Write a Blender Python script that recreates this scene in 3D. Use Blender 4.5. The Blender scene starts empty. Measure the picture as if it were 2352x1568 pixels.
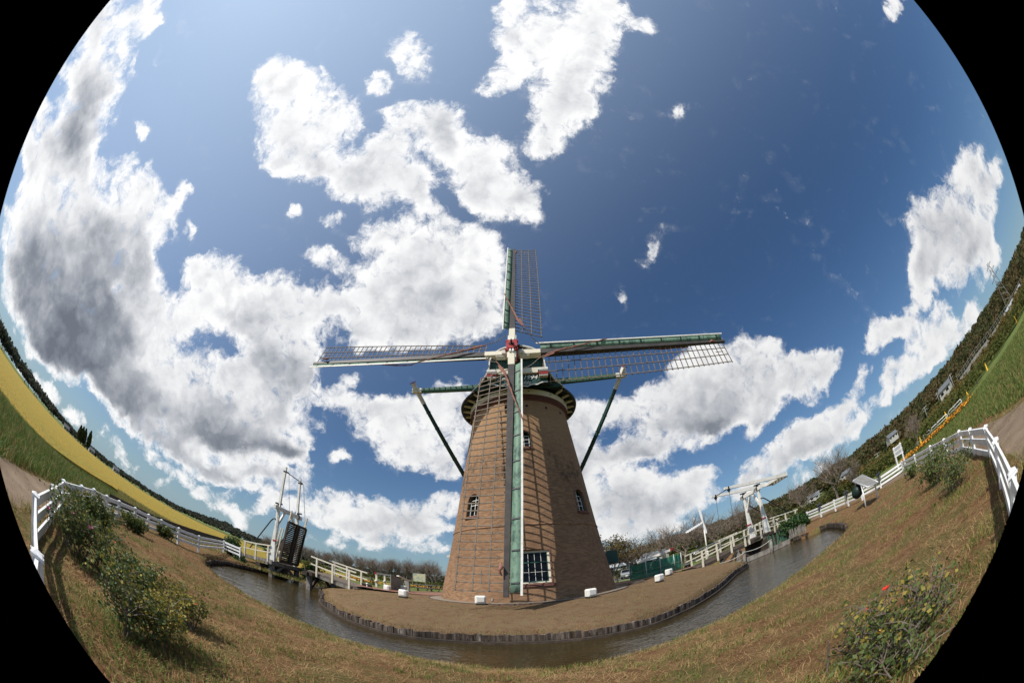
import bpy, bmesh, math, random
import numpy as np
from mathutils import Vector, Matrix
R = math.radians
C = bpy.context.scene.collection
# ------------------------------------------------------------------ camera (fisheye)
EYE = 1.15
PITCH, ROLL, KA, KB = 0.67882, -0.050724, 0.0777808, 3.9462e-5     # theta = KA*r + KB*r^3 (r in mm on a 36 mm sensor)
def cam_axes():
    f = Vector((0, math.cos(PITCH), math.sin(PITCH)))
    R0 = Vector((1, 0, 0)); U0 = Vector((0, -math.sin(PITCH), math.cos(PITCH)))
    return R0*math.cos(ROLL)+U0*math.sin(ROLL), -R0*math.sin(ROLL)+U0*math.cos(ROLL), f
CR, CU, CF = cam_axes()
CAM = Vector((0, 0, EYE))
def dirp(x, y):                       # the direction of a point of the photograph (2352 px wide)
    dx, dy = (x-1176), (y-784.1)
    r = math.hypot(dx, dy)+1e-9; t = r*36/2352
    th = KA*t+KB*t**3
    return (CF*math.cos(th)+(CR*dx-CU*dy)*(math.sin(th)/r)).normalized()
def at(x, y, z=0.0):                  # where that direction meets the level z
    d = dirp(x, y); t = (z-EYE)/d.z
    return CAM+d*t
def atd(x, y, dist):                  # the point at that horizontal distance
    d = dirp(x, y); t = dist/math.hypot(d.x, d.y)
    return CAM+d*t
def azel(x, y):
    d = dirp(x, y); return math.degrees(math.atan2(d.x, d.y)), math.degrees(math.asin(d.z))
cd = bpy.data.cameras.new('camera'); cam = bpy.data.objects.new('camera', cd); C.objects.link(cam)
m = Matrix((CR, CU, -CF)).transposed().to_4x4(); m.translation = CAM; cam.matrix_world = m
cd.type = 'PANO'; cd.sensor_width = 36; cd.sensor_fit = 'AUTO'; cd.clip_end = 6000; cd.clip_start = 0.02
cc = cd if hasattr(cd, "panorama_type") else cd.cycles
cc.panorama_type = 'FISHEYE_LENS_POLYNOMIAL'
cc.fisheye_fov = 2*R(96.9)
cc.fisheye_polynomial_k0 = 0; cc.fisheye_polynomial_k1 = -KA; cc.fisheye_polynomial_k2 = 0
cc.fisheye_polynomial_k3 = -KB; cc.fisheye_polynomial_k4 = 0
S = bpy.context.scene; S.camera = cam
S.render.engine = 'CYCLES'
S.view_settings.view_transform = 'Standard'; S.view_settings.look = 'None'; S.view_settings.exposure = 0; S.view_settings.gamma = 1
S.cycles.max_bounces = 6; S.cycles.diffuse_bounces = 2; S.cycles.glossy_bounces = 3; S.cycles.transmission_bounces = 4
S.cycles.transparent_max_bounces = 12
S.cycles.use_denoising = True
S.cycles.sample_clamp_indirect = 6
# ------------------------------------------------------------------ node helpers
class NT:
    def __init__(s, tree): s.t = tree; s.n = tree.nodes; s.l = tree.links
    def put(s, sock, v):
        if isinstance(v, bpy.types.NodeSocket): s.l.new(v, sock)
        elif v is not None:
            try: sock.default_value = v
            except Exception: sock.default_value = (v[0], v[1], v[2], 1.0)
    def math(s, op, a, b=None, c=None, clamp=False):
        n = s.n.new('ShaderNodeMath'); n.operation = op; n.use_clamp = clamp
        s.put(n.inputs[0], a); s.put(n.inputs[1], b); s.put(n.inputs[2], c); return n.outputs[0]
    def vm(s, op, a, b=None, c=None, scale=None):
        n = s.n.new('ShaderNodeVectorMath'); n.operation = op
        s.put(n.inputs[0], a); s.put(n.inputs[1], b)
        if c is not None: s.put(n.inputs[2], c)
        if scale is not None: s.put(n.inputs['Scale'], scale)
        return n.outputs['Value'] if op in ('DOT_PRODUCT', 'LENGTH', 'DISTANCE') else n.outputs[0]
    def noise(s, vec, scale, detail=4, rough=.5, dist=0, lac=2.0, color=False, kind=None):
        n = s.n.new('ShaderNodeTexNoise'); s.put(n.inputs['Vector'], vec)
        if kind: n.noise_type = kind
        n.inputs['Scale'].default_value = scale; n.inputs['Detail'].default_value = detail
        n.inputs['Roughness'].default_value = rough; n.inputs['Distortion'].default_value = dist
        n.inputs['Lacunarity'].default_value = lac
        return n.outputs['Color' if color else 'Fac']
    def ramp(s, fac, stops, interp='LINEAR'):
        n = s.n.new('ShaderNodeValToRGB'); s.put(n.inputs[0], fac); e = n.color_ramp.elements
        n.color_ramp.interpolation = interp
        while len(e) < len(stops): e.new(0.5)
        for k, (p, c) in enumerate(stops):
            e[k].position = p; e[k].color = (c, c, c, 1) if isinstance(c, (int, float)) else (*c, 1)
        return n.outputs[0]
    def mapr(s, v, a, b, c=0.0, d=1.0, smooth=False, clamp=True):
        n = s.n.new('ShaderNodeMapRange'); n.clamp = clamp
        if smooth: n.interpolation_type = 'SMOOTHSTEP'
        s.put(n.inputs[0], v)
        for i, x in enumerate((a, b, c, d)): s.put(n.inputs[i+1], x)
        return n.outputs[0]
    def mix(s, f, a, b, kind='MIX'):
        n = s.n.new('ShaderNodeMix'); n.data_type = 'RGBA'; n.blend_type = kind; n.clamp_factor = True
        s.put(n.inputs[0], f); s.put(n.inputs[6], a if isinstance(a, bpy.types.NodeSocket) else (*a, 1)); s.put(n.inputs[7], b if isinstance(b, bpy.types.NodeSocket) else (*b, 1))
        return n.outputs[2]
    def comb(s, x, y, z):
        n = s.n.new('ShaderNodeCombineXYZ'); s.put(n.inputs[0], x); s.put(n.inputs[1], y); s.put(n.inputs[2], z); return n.outputs[0]
    def sep(s, v):
        n = s.n.new('ShaderNodeSeparateXYZ'); s.put(n.inputs[0], v); return n.outputs
# ------------------------------------------------------------------ sun and sky
sun_el, sun_az = R(51.5), R(-131)           # behind the camera's left shoulder, just above the picture's upper edge
SUN = Vector((math.sin(sun_az)*math.cos(sun_el), math.cos(sun_az)*math.cos(sun_el), math.sin(sun_el)))
sl = bpy.data.lights.new('sun', 'SUN'); sl.energy = 5.0; sl.angle = R(0.53); sl.color = (1.0, .94, .86)
so = bpy.data.objects.new('sun', sl); C.objects.link(so); so.rotation_euler = SUN.to_track_quat('Z', 'Y').to_euler(); so.location = (0, 0, 60)
# clouds traced as ellipses: x, y, rx, ry, turn in degrees, grey 0..1
BLOBS = [
 # upper left streaks
 (245,170,85,45,-50,.2),(190,250,75,55,-60,.9),(165,330,45,60,-10,.7),(160,150,30,90,-65,.1),(95,300,22,60,-15,.2),(60,360,20,55,-15,.2),(310,30,55,28,-35,.0),(235,35,60,25,-50,.1),(335,70,25,16,-35,0),(215,90,30,60,20,0),
 (225,300,12,26,30,0),(322,303,9,22,10,0),(105,420,40,75,0,.1),(200,385,30,60,0,.1),
 # big dark left mass
 (300,425,60,48,20,0),(335,500,38,60,10,.1),(130,480,60,110,-10,.1),(220,540,90,90,0,.45),(255,640,95,110,0,.95),(140,640,70,120,-15,.9),(75,590,50,110,-15,.7),(200,760,75,80,-35,1),(130,740,50,110,-35,1),(60,660,30,90,-20,.9),(330,590,25,45,0,.1),(255,770,45,60,-20,1),
 (235,835,62,50,35,.75),(300,905,62,36,40,.7),(165,805,45,62,-35,1),(50,725,26,62,-28,.8),(95,790,20,50,-38,.9),(250,905,50,24,42,.9),(380,1000,70,22,28,.7),
 # little strip right of it
 (408,470,14,40,25,0),(385,520,17,42,15,0),(430,436,14,22,0,0),(430,530,8,18,30,0),
 # centre left cumulus
 (510,620,48,45,0,0),(448,630,30,35,0,0),(560,670,70,48,0,.05),(640,665,58,42,0,.05),(500,710,90,50,0,.1),(610,720,85,45,0,.35),(560,750,55,30,0,.4),
 (625,800,85,40,10,.45),(650,850,70,42,15,.8),(700,830,25,60,-10,.2),(560,860,40,30,0,.2),
 (325,690,28,55,-5,0),(365,740,55,55,0,.05),(300,800,60,60,0,.2),(400,830,95,70,10,.25),(300,890,70,50,45,.6),(470,900,95,65,10,.3),(590,890,75,50,0,.15),(650,930,60,60,0,.1),(500,960,95,50,20,.5),(600,975,90,50,10,.3),(400,960,90,38,30,.8),
 (590,1025,80,30,12,1),(500,1005,70,30,20,1),(655,1040,35,22,0,.9),(330,990,45,14,35,.4),(430,1050,85,22,30,.6),(560,1085,80,24,15,.5),(640,1095,50,20,10,.4),(520,1110,60,14,20,.3),
 (640,1150,70,14,15,.2),(700,1050,12,60,0,.1),
 # top middle left
 (640,180,52,40,0,0),(610,210,38,30,0,0),(720,210,62,42,15,0),(690,270,85,50,0,.1),(690,340,85,45,0,.2),(780,290,35,50,0,.1),(750,375,45,28,0,.15),(640,365,30,20,0,0),
 # middle
 (930,265,55,26,0,0),(1010,270,45,30,0,.1),(960,310,85,38,-10,.15),(880,350,80,40,-25,.1),(1030,330,28,38,0,.1),(840,400,70,34,-20,.1),(935,390,60,38,0,.1),(870,440,70,28,0,.1),(970,440,30,34,0,.1),(990,480,60,20,30,.1),
 (1110,350,62,38,0,0),(1080,410,48,40,0,.1),(1145,420,70,42,20,.25),(1200,460,42,36,0,.3),(1110,470,50,22,20,.3),(1225,500,22,14,0,.2),
 # big one left of the upper sail
 (880,545,60,40,0,0),(960,540,70,45,0,0),(1050,570,80,55,10,.05),(950,620,115,70,0,.15),(1070,650,80,75,0,.1),(900,710,85,65,0,.2),(1000,710,95,70,0,.5),(1090,730,55,50,0,.3),(945,770,60,28,0,.45),(750,680,62,34,0,.1),(740,735,75,48,0,.15),(830,760,30,34,0,.2),(750,605,48,24,10,-.1),(760,495,25,18,0,-.2),(680,480,16,12,0,-.2),
 # top
 (1200,80,55,55,0,0),(1290,50,100,60,0,0),(1380,30,45,42,0,.1),(1260,130,105,55,-10,.05),(1350,140,60,60,0,.1),(1165,190,58,24,-15,0),(1290,215,55,45,0,.1),(1330,240,35,38,0,.1),(1270,300,42,48,0,.15),(1245,340,28,22,0,.1),(1190,8,20,14,0,-.2),(950,130,40,44,-40,-.35),(855,190,28,16,-20,-.35),(1475,60,35,14,20,-.4),(1548,250,12,14,0,-.4),
 (1505,590,12,30,20,-.5),(1532,543,14,8,0,-.5),(1425,690,16,18,0,-.6),
 # far right
 (2245,400,30,48,-10,.05),(2270,440,22,60,-10,.3),(2205,450,50,42,0,.2),(2150,510,50,42,-20,.15),(2190,560,70,60,0,.4),(2130,620,32,48,0,.5),(2240,540,38,70,0,.35),(2275,560,14,60,-10,.2),(2200,640,24,30,0,.3),
 (2305,400,8,30,-10,.1),(2306,570,8,22,15,.1),(2270,620,12,36,25,.1),(2160,60,6,35,-25,-.2),(2055,15,10,18,-20,-.1),
 (2080,715,50,16,-45,.2),(2035,745,40,26,-40,.3),(2005,790,28,16,-55,.2),(2105,765,30,44,-10,.2),(2150,740,22,44,25,.2),(2175,770,22,44,25,.2),(2225,720,16,40,25,.1),(2060,840,30,26,-50,.2),(2120,830,50,14,-50,.3),
 (2035,875,8,22,20,.1),
 # right of the mill
 (1600,830,55,34,-20,0),(1650,850,85,45,-20,.0),(1570,890,80,50,-20,.1),(1500,940,62,40,-20,.1),(1690,895,60,50,0,.3),(1620,940,100,40,-15,.6),(1520,1000,90,36,-15,.7),(1430,1050,52,28,-10,.3),(1650,970,60,24,-20,.95),(1480,1050,60,18,-10,.9),
 (1715,795,18,26,0,0),(1725,830,34,38,0,.05),(1775,860,42,48,0,.1),(1780,800,18,10,0,0),(1830,850,48,34,-20,.1),(1890,840,40,26,-10,.1),(1770,925,24,52,20,.2),(1840,890,34,30,0,.2),(1905,865,14,44,25,.1),(1740,960,12,36,25,.2),
 (1350,965,52,36,0,.1),(1420,955,34,30,0,.1),(1340,1020,40,50,0,.4),(1390,1070,25,22,0,.1),(1325,1100,40,60,0,.3),
 (1440,1115,70,24,-5,.1),(1540,1105,62,26,-5,.1),(1615,1090,32,24,-10,.1),(1400,1160,70,30,-5,.5),(1490,1160,85,28,-5,.6),(1585,1140,55,22,-10,.3),(1430,1205,80,20,0,.3),(1540,1190,60,14,0,.2),(1440,1230,60,10,0,.2),
 (1770,1060,60,24,-25,.1),(1840,1010,55,28,-35,.1),(1900,970,50,26,-40,.1),(1960,920,40,20,-45,.1),(1990,870,22,14,-45,.1),(1720,1095,38,20,-20,.1),(1820,1060,70,20,-30,.45),(1900,1010,70,18,-38,.3),(1700,1130,40,14,-20,.3),(1980,960,50,12,-45,.2),(2060,890,50,10,-48,.1),(1880,1080,60,10,-35,.2),
 # left of the mill
 (180,965,26,10,50,-.1),(215,1000,22,8,45,-.2),(255,1000,26,9,40,-.1),(300,1065,30,9,38,-.2),(350,1050,34,10,34,-.1),(390,1075,30,9,30,0),(370,1110,26,7,30,-.2),(455,1150,32,8,28,-.1),(60,850,8,26,-35,-.2),(120,900,8,24,-40,-.2),(500,1100,40,12,22,.1),(470,1085,34,12,25,.1),
 (775,905,40,24,0,0),(840,940,70,28,5,.05),(805,865,22,18,0,-.1),(900,985,75,40,0,.1),(985,940,62,26,-10,0),(1040,900,42,26,-10,0),(1040,980,50,60,0,.15),(950,1040,78,40,0,.2),(1010,1070,50,28,0,.3),(775,1050,14,9,-20,-.1),(738,980,12,14,0,-.2),
 (740,1155,50,20,5,0),(810,1175,75,26,5,.05),(890,1185,70,26,5,.3),(960,1180,55,26,0,.1),(1020,1160,34,26,-10,0),(800,1205,70,14,5,.5),(900,1215,80,13,5,.5),(985,1215,50,12,5,.3),(765,1245,18,8,10,0),(870,1240,42,11,5,.1),(960,1250,40,8,5,0),(1000,1268,40,5,5,0),
 (420,1095,24,8,25,.1),(435,1118,26,8,25,.1),(345,1080,8,6,0,0),(272,1024,8,7,0,0),(300,1040,10,5,40,0),(160,945,9,5,50,0),(230,990,9,5,50,0),(480,1140,26,8,25,0),(520,1170,34,6,20,0),(560,1165,34,7,15,.1),(700,1230,30,6,10,0),(540,1190,40,6,20,0),(620,1180,34,8,15,.1),(100,870,10,24,-35,.1),
]
# The traced masses as one smooth field over the dome, stored as a sum of products of curves f(u)*g(v)
def dir2px(D):
    f, r, u = (np.array(v) for v in (CF, CR, CU))
    th = np.arccos(np.clip(D@f, -1, 1)); t = th/KA
    for _ in range(8): t = t-(KA*t+KB*t**3-th)/(KA+3*KB*t*t)
    x, y = D@r, D@u; n = np.hypot(x, y)+1e-9
    return 1176+x/n*t*2352/36, 784.1-y/n*t*2352/36
def cloud_fields(N=256, H=1.62):
    g = (np.arange(N)/(N-1)-.5)*2*H
    A, B = np.meshgrid(g, g); rr = np.hypot(A, B)+1e-9
    th = 2*np.arcsin(np.clip(rr/2, 0, 1)); st = np.sin(th)/rr
    D = np.cos(th)[..., None]*np.array(CF)+(A*st)[..., None]*np.array(CR)+(B*st)[..., None]*np.array(CU)
    X, Y = dir2px(D)
    tot = np.zeros((N, N)); gre = np.zeros((N, N))
    for x, y, rx, ry, t, gg in BLOBS:
        a = R(t); dx = X-x; dy = Y-y
        u = (dx*math.cos(a)+dy*math.sin(a))/rx/1.54; v = (-dx*math.sin(a)+dy*math.cos(a))/ry/1.54
        w = np.maximum(0, 1-np.sqrt(u*u+v*v)); tot += w*(1 if gg >= 0 else 1+gg); gre += w*max(gg, 0)
    F1 = 1.15*(1-np.exp(-1.15*np.maximum(tot, 0))); F2 = gre/np.maximum(tot, .05)*F1
    out = []
    for F, rank in ((F1, 42), (F2, 18)):
        ev, U = np.linalg.eigh(F@F.T); U = U[:, ::-1][:, :rank]; s = np.sqrt(np.maximum(ev[::-1][:rank], 1e-12))
        out.append((U*np.sqrt(s), (F.T@U)/np.sqrt(s)))
    return out, H
def curve_node(nt, fac, cols):
    n = nt.n.new('ShaderNodeRGBCurve'); mp = n.mapping; mp.use_clip = False
    N = cols.shape[0]; idx = np.unique(np.round(np.linspace(0, N-1, 128)).astype(int))
    for k in range(3):
        c = mp.curves[k]; y = cols[:, k]
        c.points[0].location = (0, float(y[0])); c.points[1].location = (1, float(y[-1]))
        for i in idx[1:-1]:
            q = c.points.new(i/(N-1), float(y[i]))
        for q in c.points: q.handle_type = 'AUTO'
    mp.update(); nt.l.new(fac, n.inputs['Color']); return n.outputs[0]
def build_world():
    w = bpy.data.worlds.new('World'); S.world = w; w.use_nodes = True
    w.cycles.sampling_method = 'MANUAL'; w.cycles.sample_map_resolution = 512
    nt = NT(w.node_tree); nt.n.clear()
    out = nt.n.new('ShaderNodeOutputWorld'); bg = nt.n.new('ShaderNodeBackground'); nt.l.new(bg.outputs[0], out.inputs[0])
    sky = nt.n.new('ShaderNodeTexSky'); sky.sky_type = 'NISHITA'; sky.sun_disc = False
    sky.sun_elevation = sun_el; sky.sun_rotation = sun_az
    sky.altitude = 50; sky.air_density = 1.0; sky.dust_density = .9; sky.ozone_density = 2.2
    tc = nt.n.new('ShaderNodeTexCoord'); d = tc.outputs['Generated']
    w1 = nt.noise(d, 5.0, 2, .5, color=True); w2 = nt.noise(d, 22.0, 4, .6, color=True)
    wv = nt.vm('ADD', nt.vm('SCALE', nt.vm('SUBTRACT', w1, (.5, .5, .5)), scale=.09), nt.vm('SCALE', nt.vm('SUBTRACT', w2, (.5, .5, .5)), scale=.05))
    p = nt.vm('NORMALIZE', nt.vm('ADD', d, wv))
    (fields, H) = cloud_fields()
    s = nt.math('SQRT', nt.math('DIVIDE', 2.0, nt.math('MAXIMUM', nt.math('ADD', 1.0, nt.vm('DOT_PRODUCT', p, tuple(CF))), .02)))
    a = nt.math('MULTIPLY', nt.vm('DOT_PRODUCT', p, tuple(CR)), s); b = nt.math('MULTIPLY', nt.vm('DOT_PRODUCT', p, tuple(CU)), s)
    fa = nt.math('MULTIPLY_ADD', a, .5/H, .5); fb = nt.math('MULTIPLY_ADD', b, .5/H, .5)
    va = nt.comb(fa, fa, fa); vb = nt.comb(fb, fb, fb)
    res = []
    for (Uv, Vu) in fields:                      # rows run along v (b), columns along u (a)
        acc = 0.0
        for k in range(0, Uv.shape[1], 3):
            acc = nt.math('ADD', nt.vm('DOT_PRODUCT', curve_node(nt, vb, Uv[:, k:k+3]), curve_node(nt, va, Vu[:, k:k+3])), acc)
        res.append(acc)
    return nt, w, bg, sky, d, p, res[0], res[1]
nt, W, bg, sky, d, p, tot, gre = build_world()
# billows: the slow field gives the masses, three scales of noise tear their rims
zz = nt.sep(d)[2]
cw = nt.vm('SCALE', nt.vm('SUBTRACT', nt.noise(d, 13.0, 5, .6, color=True), (.5, .5, .5)), scale=.07)
pc = nt.vm('ADD', d, cw)
n1 = nt.noise(pc, 7.0, 5, .55)
n2 = nt.noise(pc, 26.0, 8, .62)
n3 = nt.noise(nt.vm('ADD', d, nt.vm('SCALE', cw, scale=2.2)), 60.0, 5, .65)
low = nt.noise(d, 5.0, 3, .5)
inside = nt.math('SUBTRACT', tot, nt.mapr(tot, 0.0, .20, .46, 0.0))
tear = nt.math('ADD', nt.math('MULTIPLY_ADD', n1, 1.9, -.95), nt.math('ADD', nt.math('MULTIPLY_ADD', n2, 1.7, -.85), nt.math('MULTIPLY_ADD', n3, .55, -.275)))
dens = nt.math('ADD', inside, tear)
alpha = nt.mapr(dens, .0, .74, smooth=True)
wide = nt.math('MULTIPLY', nt.mapr(nt.math('ADD', tear, tot), .02, .5, smooth=True), nt.mapr(tot, .0, .35, 0, .38))
alpha = nt.math('MAXIMUM', alpha, wide)
core = nt.mapr(nt.math('MULTIPLY_ADD', nt.math('SUBTRACT', n1, .5), .5, tot), .45, 1.05, smooth=True)
gr = nt.math('DIVIDE', gre, nt.math('MAXIMUM', tot, .05))
b1 = nt.noise(pc, 8.0, 3, .5); b2 = nt.noise(nt.vm('ADD', pc, tuple(SUN*0.04)), 8.0, 3, .5)
relief = nt.math('MULTIPLY', nt.math('SUBTRACT', b1, b2), .8)
soft = nt.math('MULTIPLY', nt.mapr(low, .35, .65), .22)
shade = nt.math('ADD', nt.math('MULTIPLY', gr, .80), soft)
puff = nt.math('MULTIPLY', nt.mapr(n2, .40, .62, smooth=True), .10)          # brighter knobs of cauliflower
light = nt.math('SUBTRACT', 1.0, nt.math('MULTIPLY', shade, core))
light = nt.math('ADD', light, nt.math('MULTIPLY', nt.math('ADD', relief, nt.math('SUBTRACT', puff, .06)), nt.math('MULTIPLY_ADD', core, .9, .15)))
light = nt.mapr(light, 0.0, 1.0)
ccol = nt.ramp(light, [(0, (.155, .175, .215)), (.25, (.26, .285, .33)), (.55, (.50, .52, .56)), (.8, (.76, .77, .79)), (1, (.97, .97, .97))])
sd = nt.vm('DOT_PRODUCT', d, tuple(SUN))
ccol = nt.vm('SCALE', ccol, scale=nt.mapr(sd, -.2, .9, .92, 1.12))
SKY_K = 0.071
skyc = nt.vm('MULTIPLY', sky.outputs[0], (SKY_K*.70, SKY_K*.96, SKY_K*1.19))
skyc = nt.mix(nt.math('MULTIPLY', nt.math('POWER', nt.mapr(sd, -.15, 1.0), 2.4), .80), skyc, (.52, .67, .90))     # bright haze round the sun
hz_ = nt.math('MULTIPLY', nt.math('POWER', nt.math('SUBTRACT', 1.0, nt.math('ABSOLUTE', zz)), 8.0), .70)
skyc = nt.mix(hz_, skyc, (.34, .47, .55))
col = nt.mix(alpha, skyc, ccol)
nt.l.new(col, bg.inputs[0]); bg.inputs[1].default_value = 1.0
# ------------------------------------------------------------------ mesh helpers
V3 = Vector
class MB:
    def __init__(s): s.v = []; s.f = []; s.m = []; s.uv = None; s.mi = 0; s.sm = []; s.ch = []
    def add(s, vs, fs, smooth=False):
        o = len(s.v); s.v += [tuple(v) for v in vs]; s.f += [tuple(i+o for i in f) for f in fs]
        s.m += [s.mi]*len(fs); s.sm += [smooth]*len(fs); s.ch.append((o, len(s.v), len(s.f)-len(fs), len(s.f))); return s
    def each(s, name, mat, parent, **k):      # every shape added becomes a part of its own
        out = []
        for (v0, v1, f0, f1) in s.ch:
            q = MB(); q.v = s.v[v0:v1]; q.f = [tuple(i-v0 for i in f) for f in s.f[f0:f1]]; q.m = s.m[f0:f1]; q.sm = s.sm[f0:f1]; out.append(q.build(name, mat, parent, **k))
        return out
    def box(s, c, size, rot=None, taper=None):
        hx, hy, hz = size[0]/2, size[1]/2, size[2]/2; vs = []
        for z in (-1, 1):
            k = 1.0 if (z < 0 or taper is None) else taper
            for x, y in ((-1, -1), (1, -1), (1, 1), (-1, 1)): vs.append(V3((x*hx*k, y*hy*k, z*hz)))
        if rot is not None: vs = [rot@v for v in vs]
        c = V3(c); return s.add([c+v for v in vs], [(0, 3, 2, 1), (4, 5, 6, 7), (0, 1, 5, 4), (1, 2, 6, 5), (2, 3, 7, 6), (3, 0, 4, 7)])
    def bar(s, a, b, w, h=None, up=(0, 0, 1), w2=None, h2=None):     # a beam from a to b, w across, h along 'up'
        a, b = V3(a), V3(b); h = w if h is None else h; w2 = w if w2 is None else w2; h2 = h if h2 is None else h2
        d = (b-a).normalized(); u = V3(up); x = d.cross(u)
        if x.length < 1e-4: x = d.cross(V3((1, 0, 0)))
        x.normalize(); u = x.cross(d)
        vs = [a+x*(i*w/2)+u*(j*h/2) for i, j in ((-1, -1), (1, -1), (1, 1), (-1, 1))]+[b+x*(i*w2/2)+u*(j*h2/2) for i, j in ((-1, -1), (1, -1), (1, 1), (-1, 1))]
        return s.add(vs, [(0, 3, 2, 1), (4, 5, 6, 7), (0, 1, 5, 4), (1, 2, 6, 5), (2, 3, 7, 6), (3, 0, 4, 7)])
    def tube(s, pts, r, n=6, caps=True):
        pts = [V3(p) for p in pts]; m = len(pts); r = [r]*m if isinstance(r, (int, float)) else list(r)
        vs = []; prev = None
        for i, p in enumerate(pts):
            d = (pts[min(i+1, m-1)]-pts[max(i-1, 0)])
            d = d.normalized() if d.length > 1e-9 else V3((0, 0, 1))
            if prev is None:
                x = d.cross(V3((0, 0, 1)));  x = x if x.length > 1e-3 else d.cross(V3((1, 0, 0)))
            else: x = prev-d*prev.dot(d)
            x.normalize(); prev = x; y = d.cross(x)
            for k in range(n):
                a = 2*math.pi*k/n; vs.append(p+(x*math.cos(a)+y*math.sin(a))*r[i])
        fs = [(i*n+k, i*n+(k+1) % n, (i+1)*n+(k+1) % n, (i+1)*n+k) for i in range(m-1) for k in range(n)]
        if caps: fs += [tuple(range(n))[::-1], tuple((m-1)*n+k for k in range(n))]
        return s.add(vs, fs, n > 5)
    def lathe(s, prof, c=(0, 0, 0), n=48, a0=0, a1=2*math.pi, smooth=True):
        c = V3(c); full = abs(a1-a0-2*math.pi) < 1e-6; k = n if full else n+1
        vs = [c+V3((r*math.cos(a0+(a1-a0)*i/n), r*math.sin(a0+(a1-a0)*i/n), z)) for r, z in prof for i in range(k)]
        fs = []
        for j in range(len(prof)-1):
            for i in range(n): fs.append((j*k+i, j*k+(i+1) % k, (j+1)*k+(i+1) % k, (j+1)*k+i))
        return s.add(vs, fs, smooth)
    def prism(s, poly, a, b):              # poly: list of (x,y) in a plane given by function a; b = offset vector
        n = len(poly); A = [V3(a(*q)) for q in poly]; off = V3(b); B = [q+off for q in A]
        return s.add(A+B, [tuple(range(n))[::-1], tuple(range(n, 2*n))]+[(i, (i+1) % n, n+(i+1) % n, n+i) for i in range(n)])
    def grid(s, P, smooth=True):           # P[j][i] points
        m = len(P); n = len(P[0])
        return s.add([q for row in P for q in row], [(j*n+i, j*n+i+1, (j+1)*n+i+1, (j+1)*n+i) for j in range(m-1) for i in range(n-1)], smooth)
    def build(s, name, mat, parent=None, loc=None, bevel=0, attr=None, solid=0):
        me = bpy.data.meshes.new(name); base = V3(loc) if loc is not None else V3((0, 0, 0))
        me.from_pydata([tuple(V3(v)-base) for v in s.v] if loc is not None else s.v, [], s.f)
        mats = mat if isinstance(mat, (list, tuple)) else [mat]
        for q in mats: me.materials.append(q)
        if s.f:
            me.polygons.foreach_set('material_index', s.m); me.polygons.foreach_set('use_smooth', s.sm)
        me.update()
        o = bpy.data.objects.new(name, me); C.objects.link(o)
        if loc is not None: o.location = base
        if parent is not None:
            o.parent = parent
            if loc is None: o.location = -V3(parent_world(parent)) if parent_world(parent).length else (0, 0, 0)
            else: o.location = base-parent_world(parent)
        if bevel:
            b = o.modifiers.new('edges', 'BEVEL'); b.width = bevel; b.segments = 1; b.limit_method = 'ANGLE'; b.angle_limit = R(40)
        if solid:
            q = o.modifiers.new('thickness', 'SOLIDIFY'); q.thickness = solid; q.offset = 0
        return o
def parent_world(o):
    p = V3(o.location); q = o.parent
    while q is not None: p = p+V3(q.location); q = q.parent
    return p
def tag(o, label=None, cat=None, group=None, kind=None):
    if label: o['label'] = label
    if cat: o['category'] = cat
    if group: o['group'] = group
    if kind: o['kind'] = kind
    return o
def thing(name, loc, label, cat, group=None):
    o = bpy.data.objects.new(name, None); C.objects.link(o); o.location = loc; o.empty_display_size = .2
    return tag(o, label, cat, group)
def copy_tree(o, loc=None, parent=None, rz=None, sc=None):
    c = o.copy(); C.objects.link(c)
    if parent is not None: c.parent = parent
    if loc is not None: c.location = loc
    if rz is not None: c.rotation_euler = (0, 0, rz)
    if sc is not None: c.scale = (sc, sc, sc)
    for ch in CH.get(o.name, [x for x in o.children]): copy_tree(ch, None, c)
    return c
CH = {}
# ------------------------------------------------------------------ materials
M = {}
def mat(name, build, rough=.7, spec=.3, metal=0):
    m = bpy.data.materials.new(name); m.use_nodes = True; t = NT(m.node_tree); b = m.node_tree.nodes['Principled BSDF']
    b.inputs['Roughness'].default_value = rough; b.inputs['Specular IOR Level'].default_value = spec; b.inputs['Metallic'].default_value = metal
    tc = t.n.new('ShaderNodeTexCoord')
    t.geo = t.n.new('ShaderNodeNewGeometry'); t.pos = t.geo.outputs['Position']; t.obj = tc.outputs['Object']; t.uvs = tc.outputs['UV']; t.b = b
    r = build(t)
    if r is not None: t.put(b.inputs['Base Color'], r)
    M[name] = m; return m
def bump(t, h, strength=.3, dist=.02):
    n = t.n.new('ShaderNodeBump'); n.inputs['Strength'].default_value = strength; n.inputs['Distance'].default_value = dist
    t.put(n.inputs['Height'], h); t.l.new(n.outputs[0], t.b.inputs['Normal'])
def worn(c1, c2, scale=3, amount=.55, dirt=None, stretch=None, bumpk=.0):
    def f(t):
        v = t.obj
        if stretch: v = t.vm('MULTIPLY', t.obj, stretch)
        n = t.noise(v, scale, 6, .65)
        c = t.mix(t.mapr(n, amount-.05, amount+.12), c1, c2)
        if dirt: c = t.mix(t.mapr(t.noise(t.obj, scale*.4, 5, .6), .5, .75, 0, .7), c, dirt)
        if bumpk: bump(t, t.noise(v, scale*6, 4, .6), bumpk)
        return c
    return f
mat('white_paint', worn((.74, .73, .68), (.60, .58, .52), 5, .55, (.50, .47, .40)), .5)
mat('fence_white', worn((.78, .79, .79), (.64, .65, .63), 3, .55, (.50, .49, .43)), .45)
mat('cream_paint', worn((.68, .63, .50), (.58, .52, .40), 4, .6), .55)
mat("green_board", worn((.15, .25, .18), (.045, .085, .07), 4.5, .525, (.17, .27, .20), stretch=(1.0, 1.0, .55)), .6)
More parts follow.
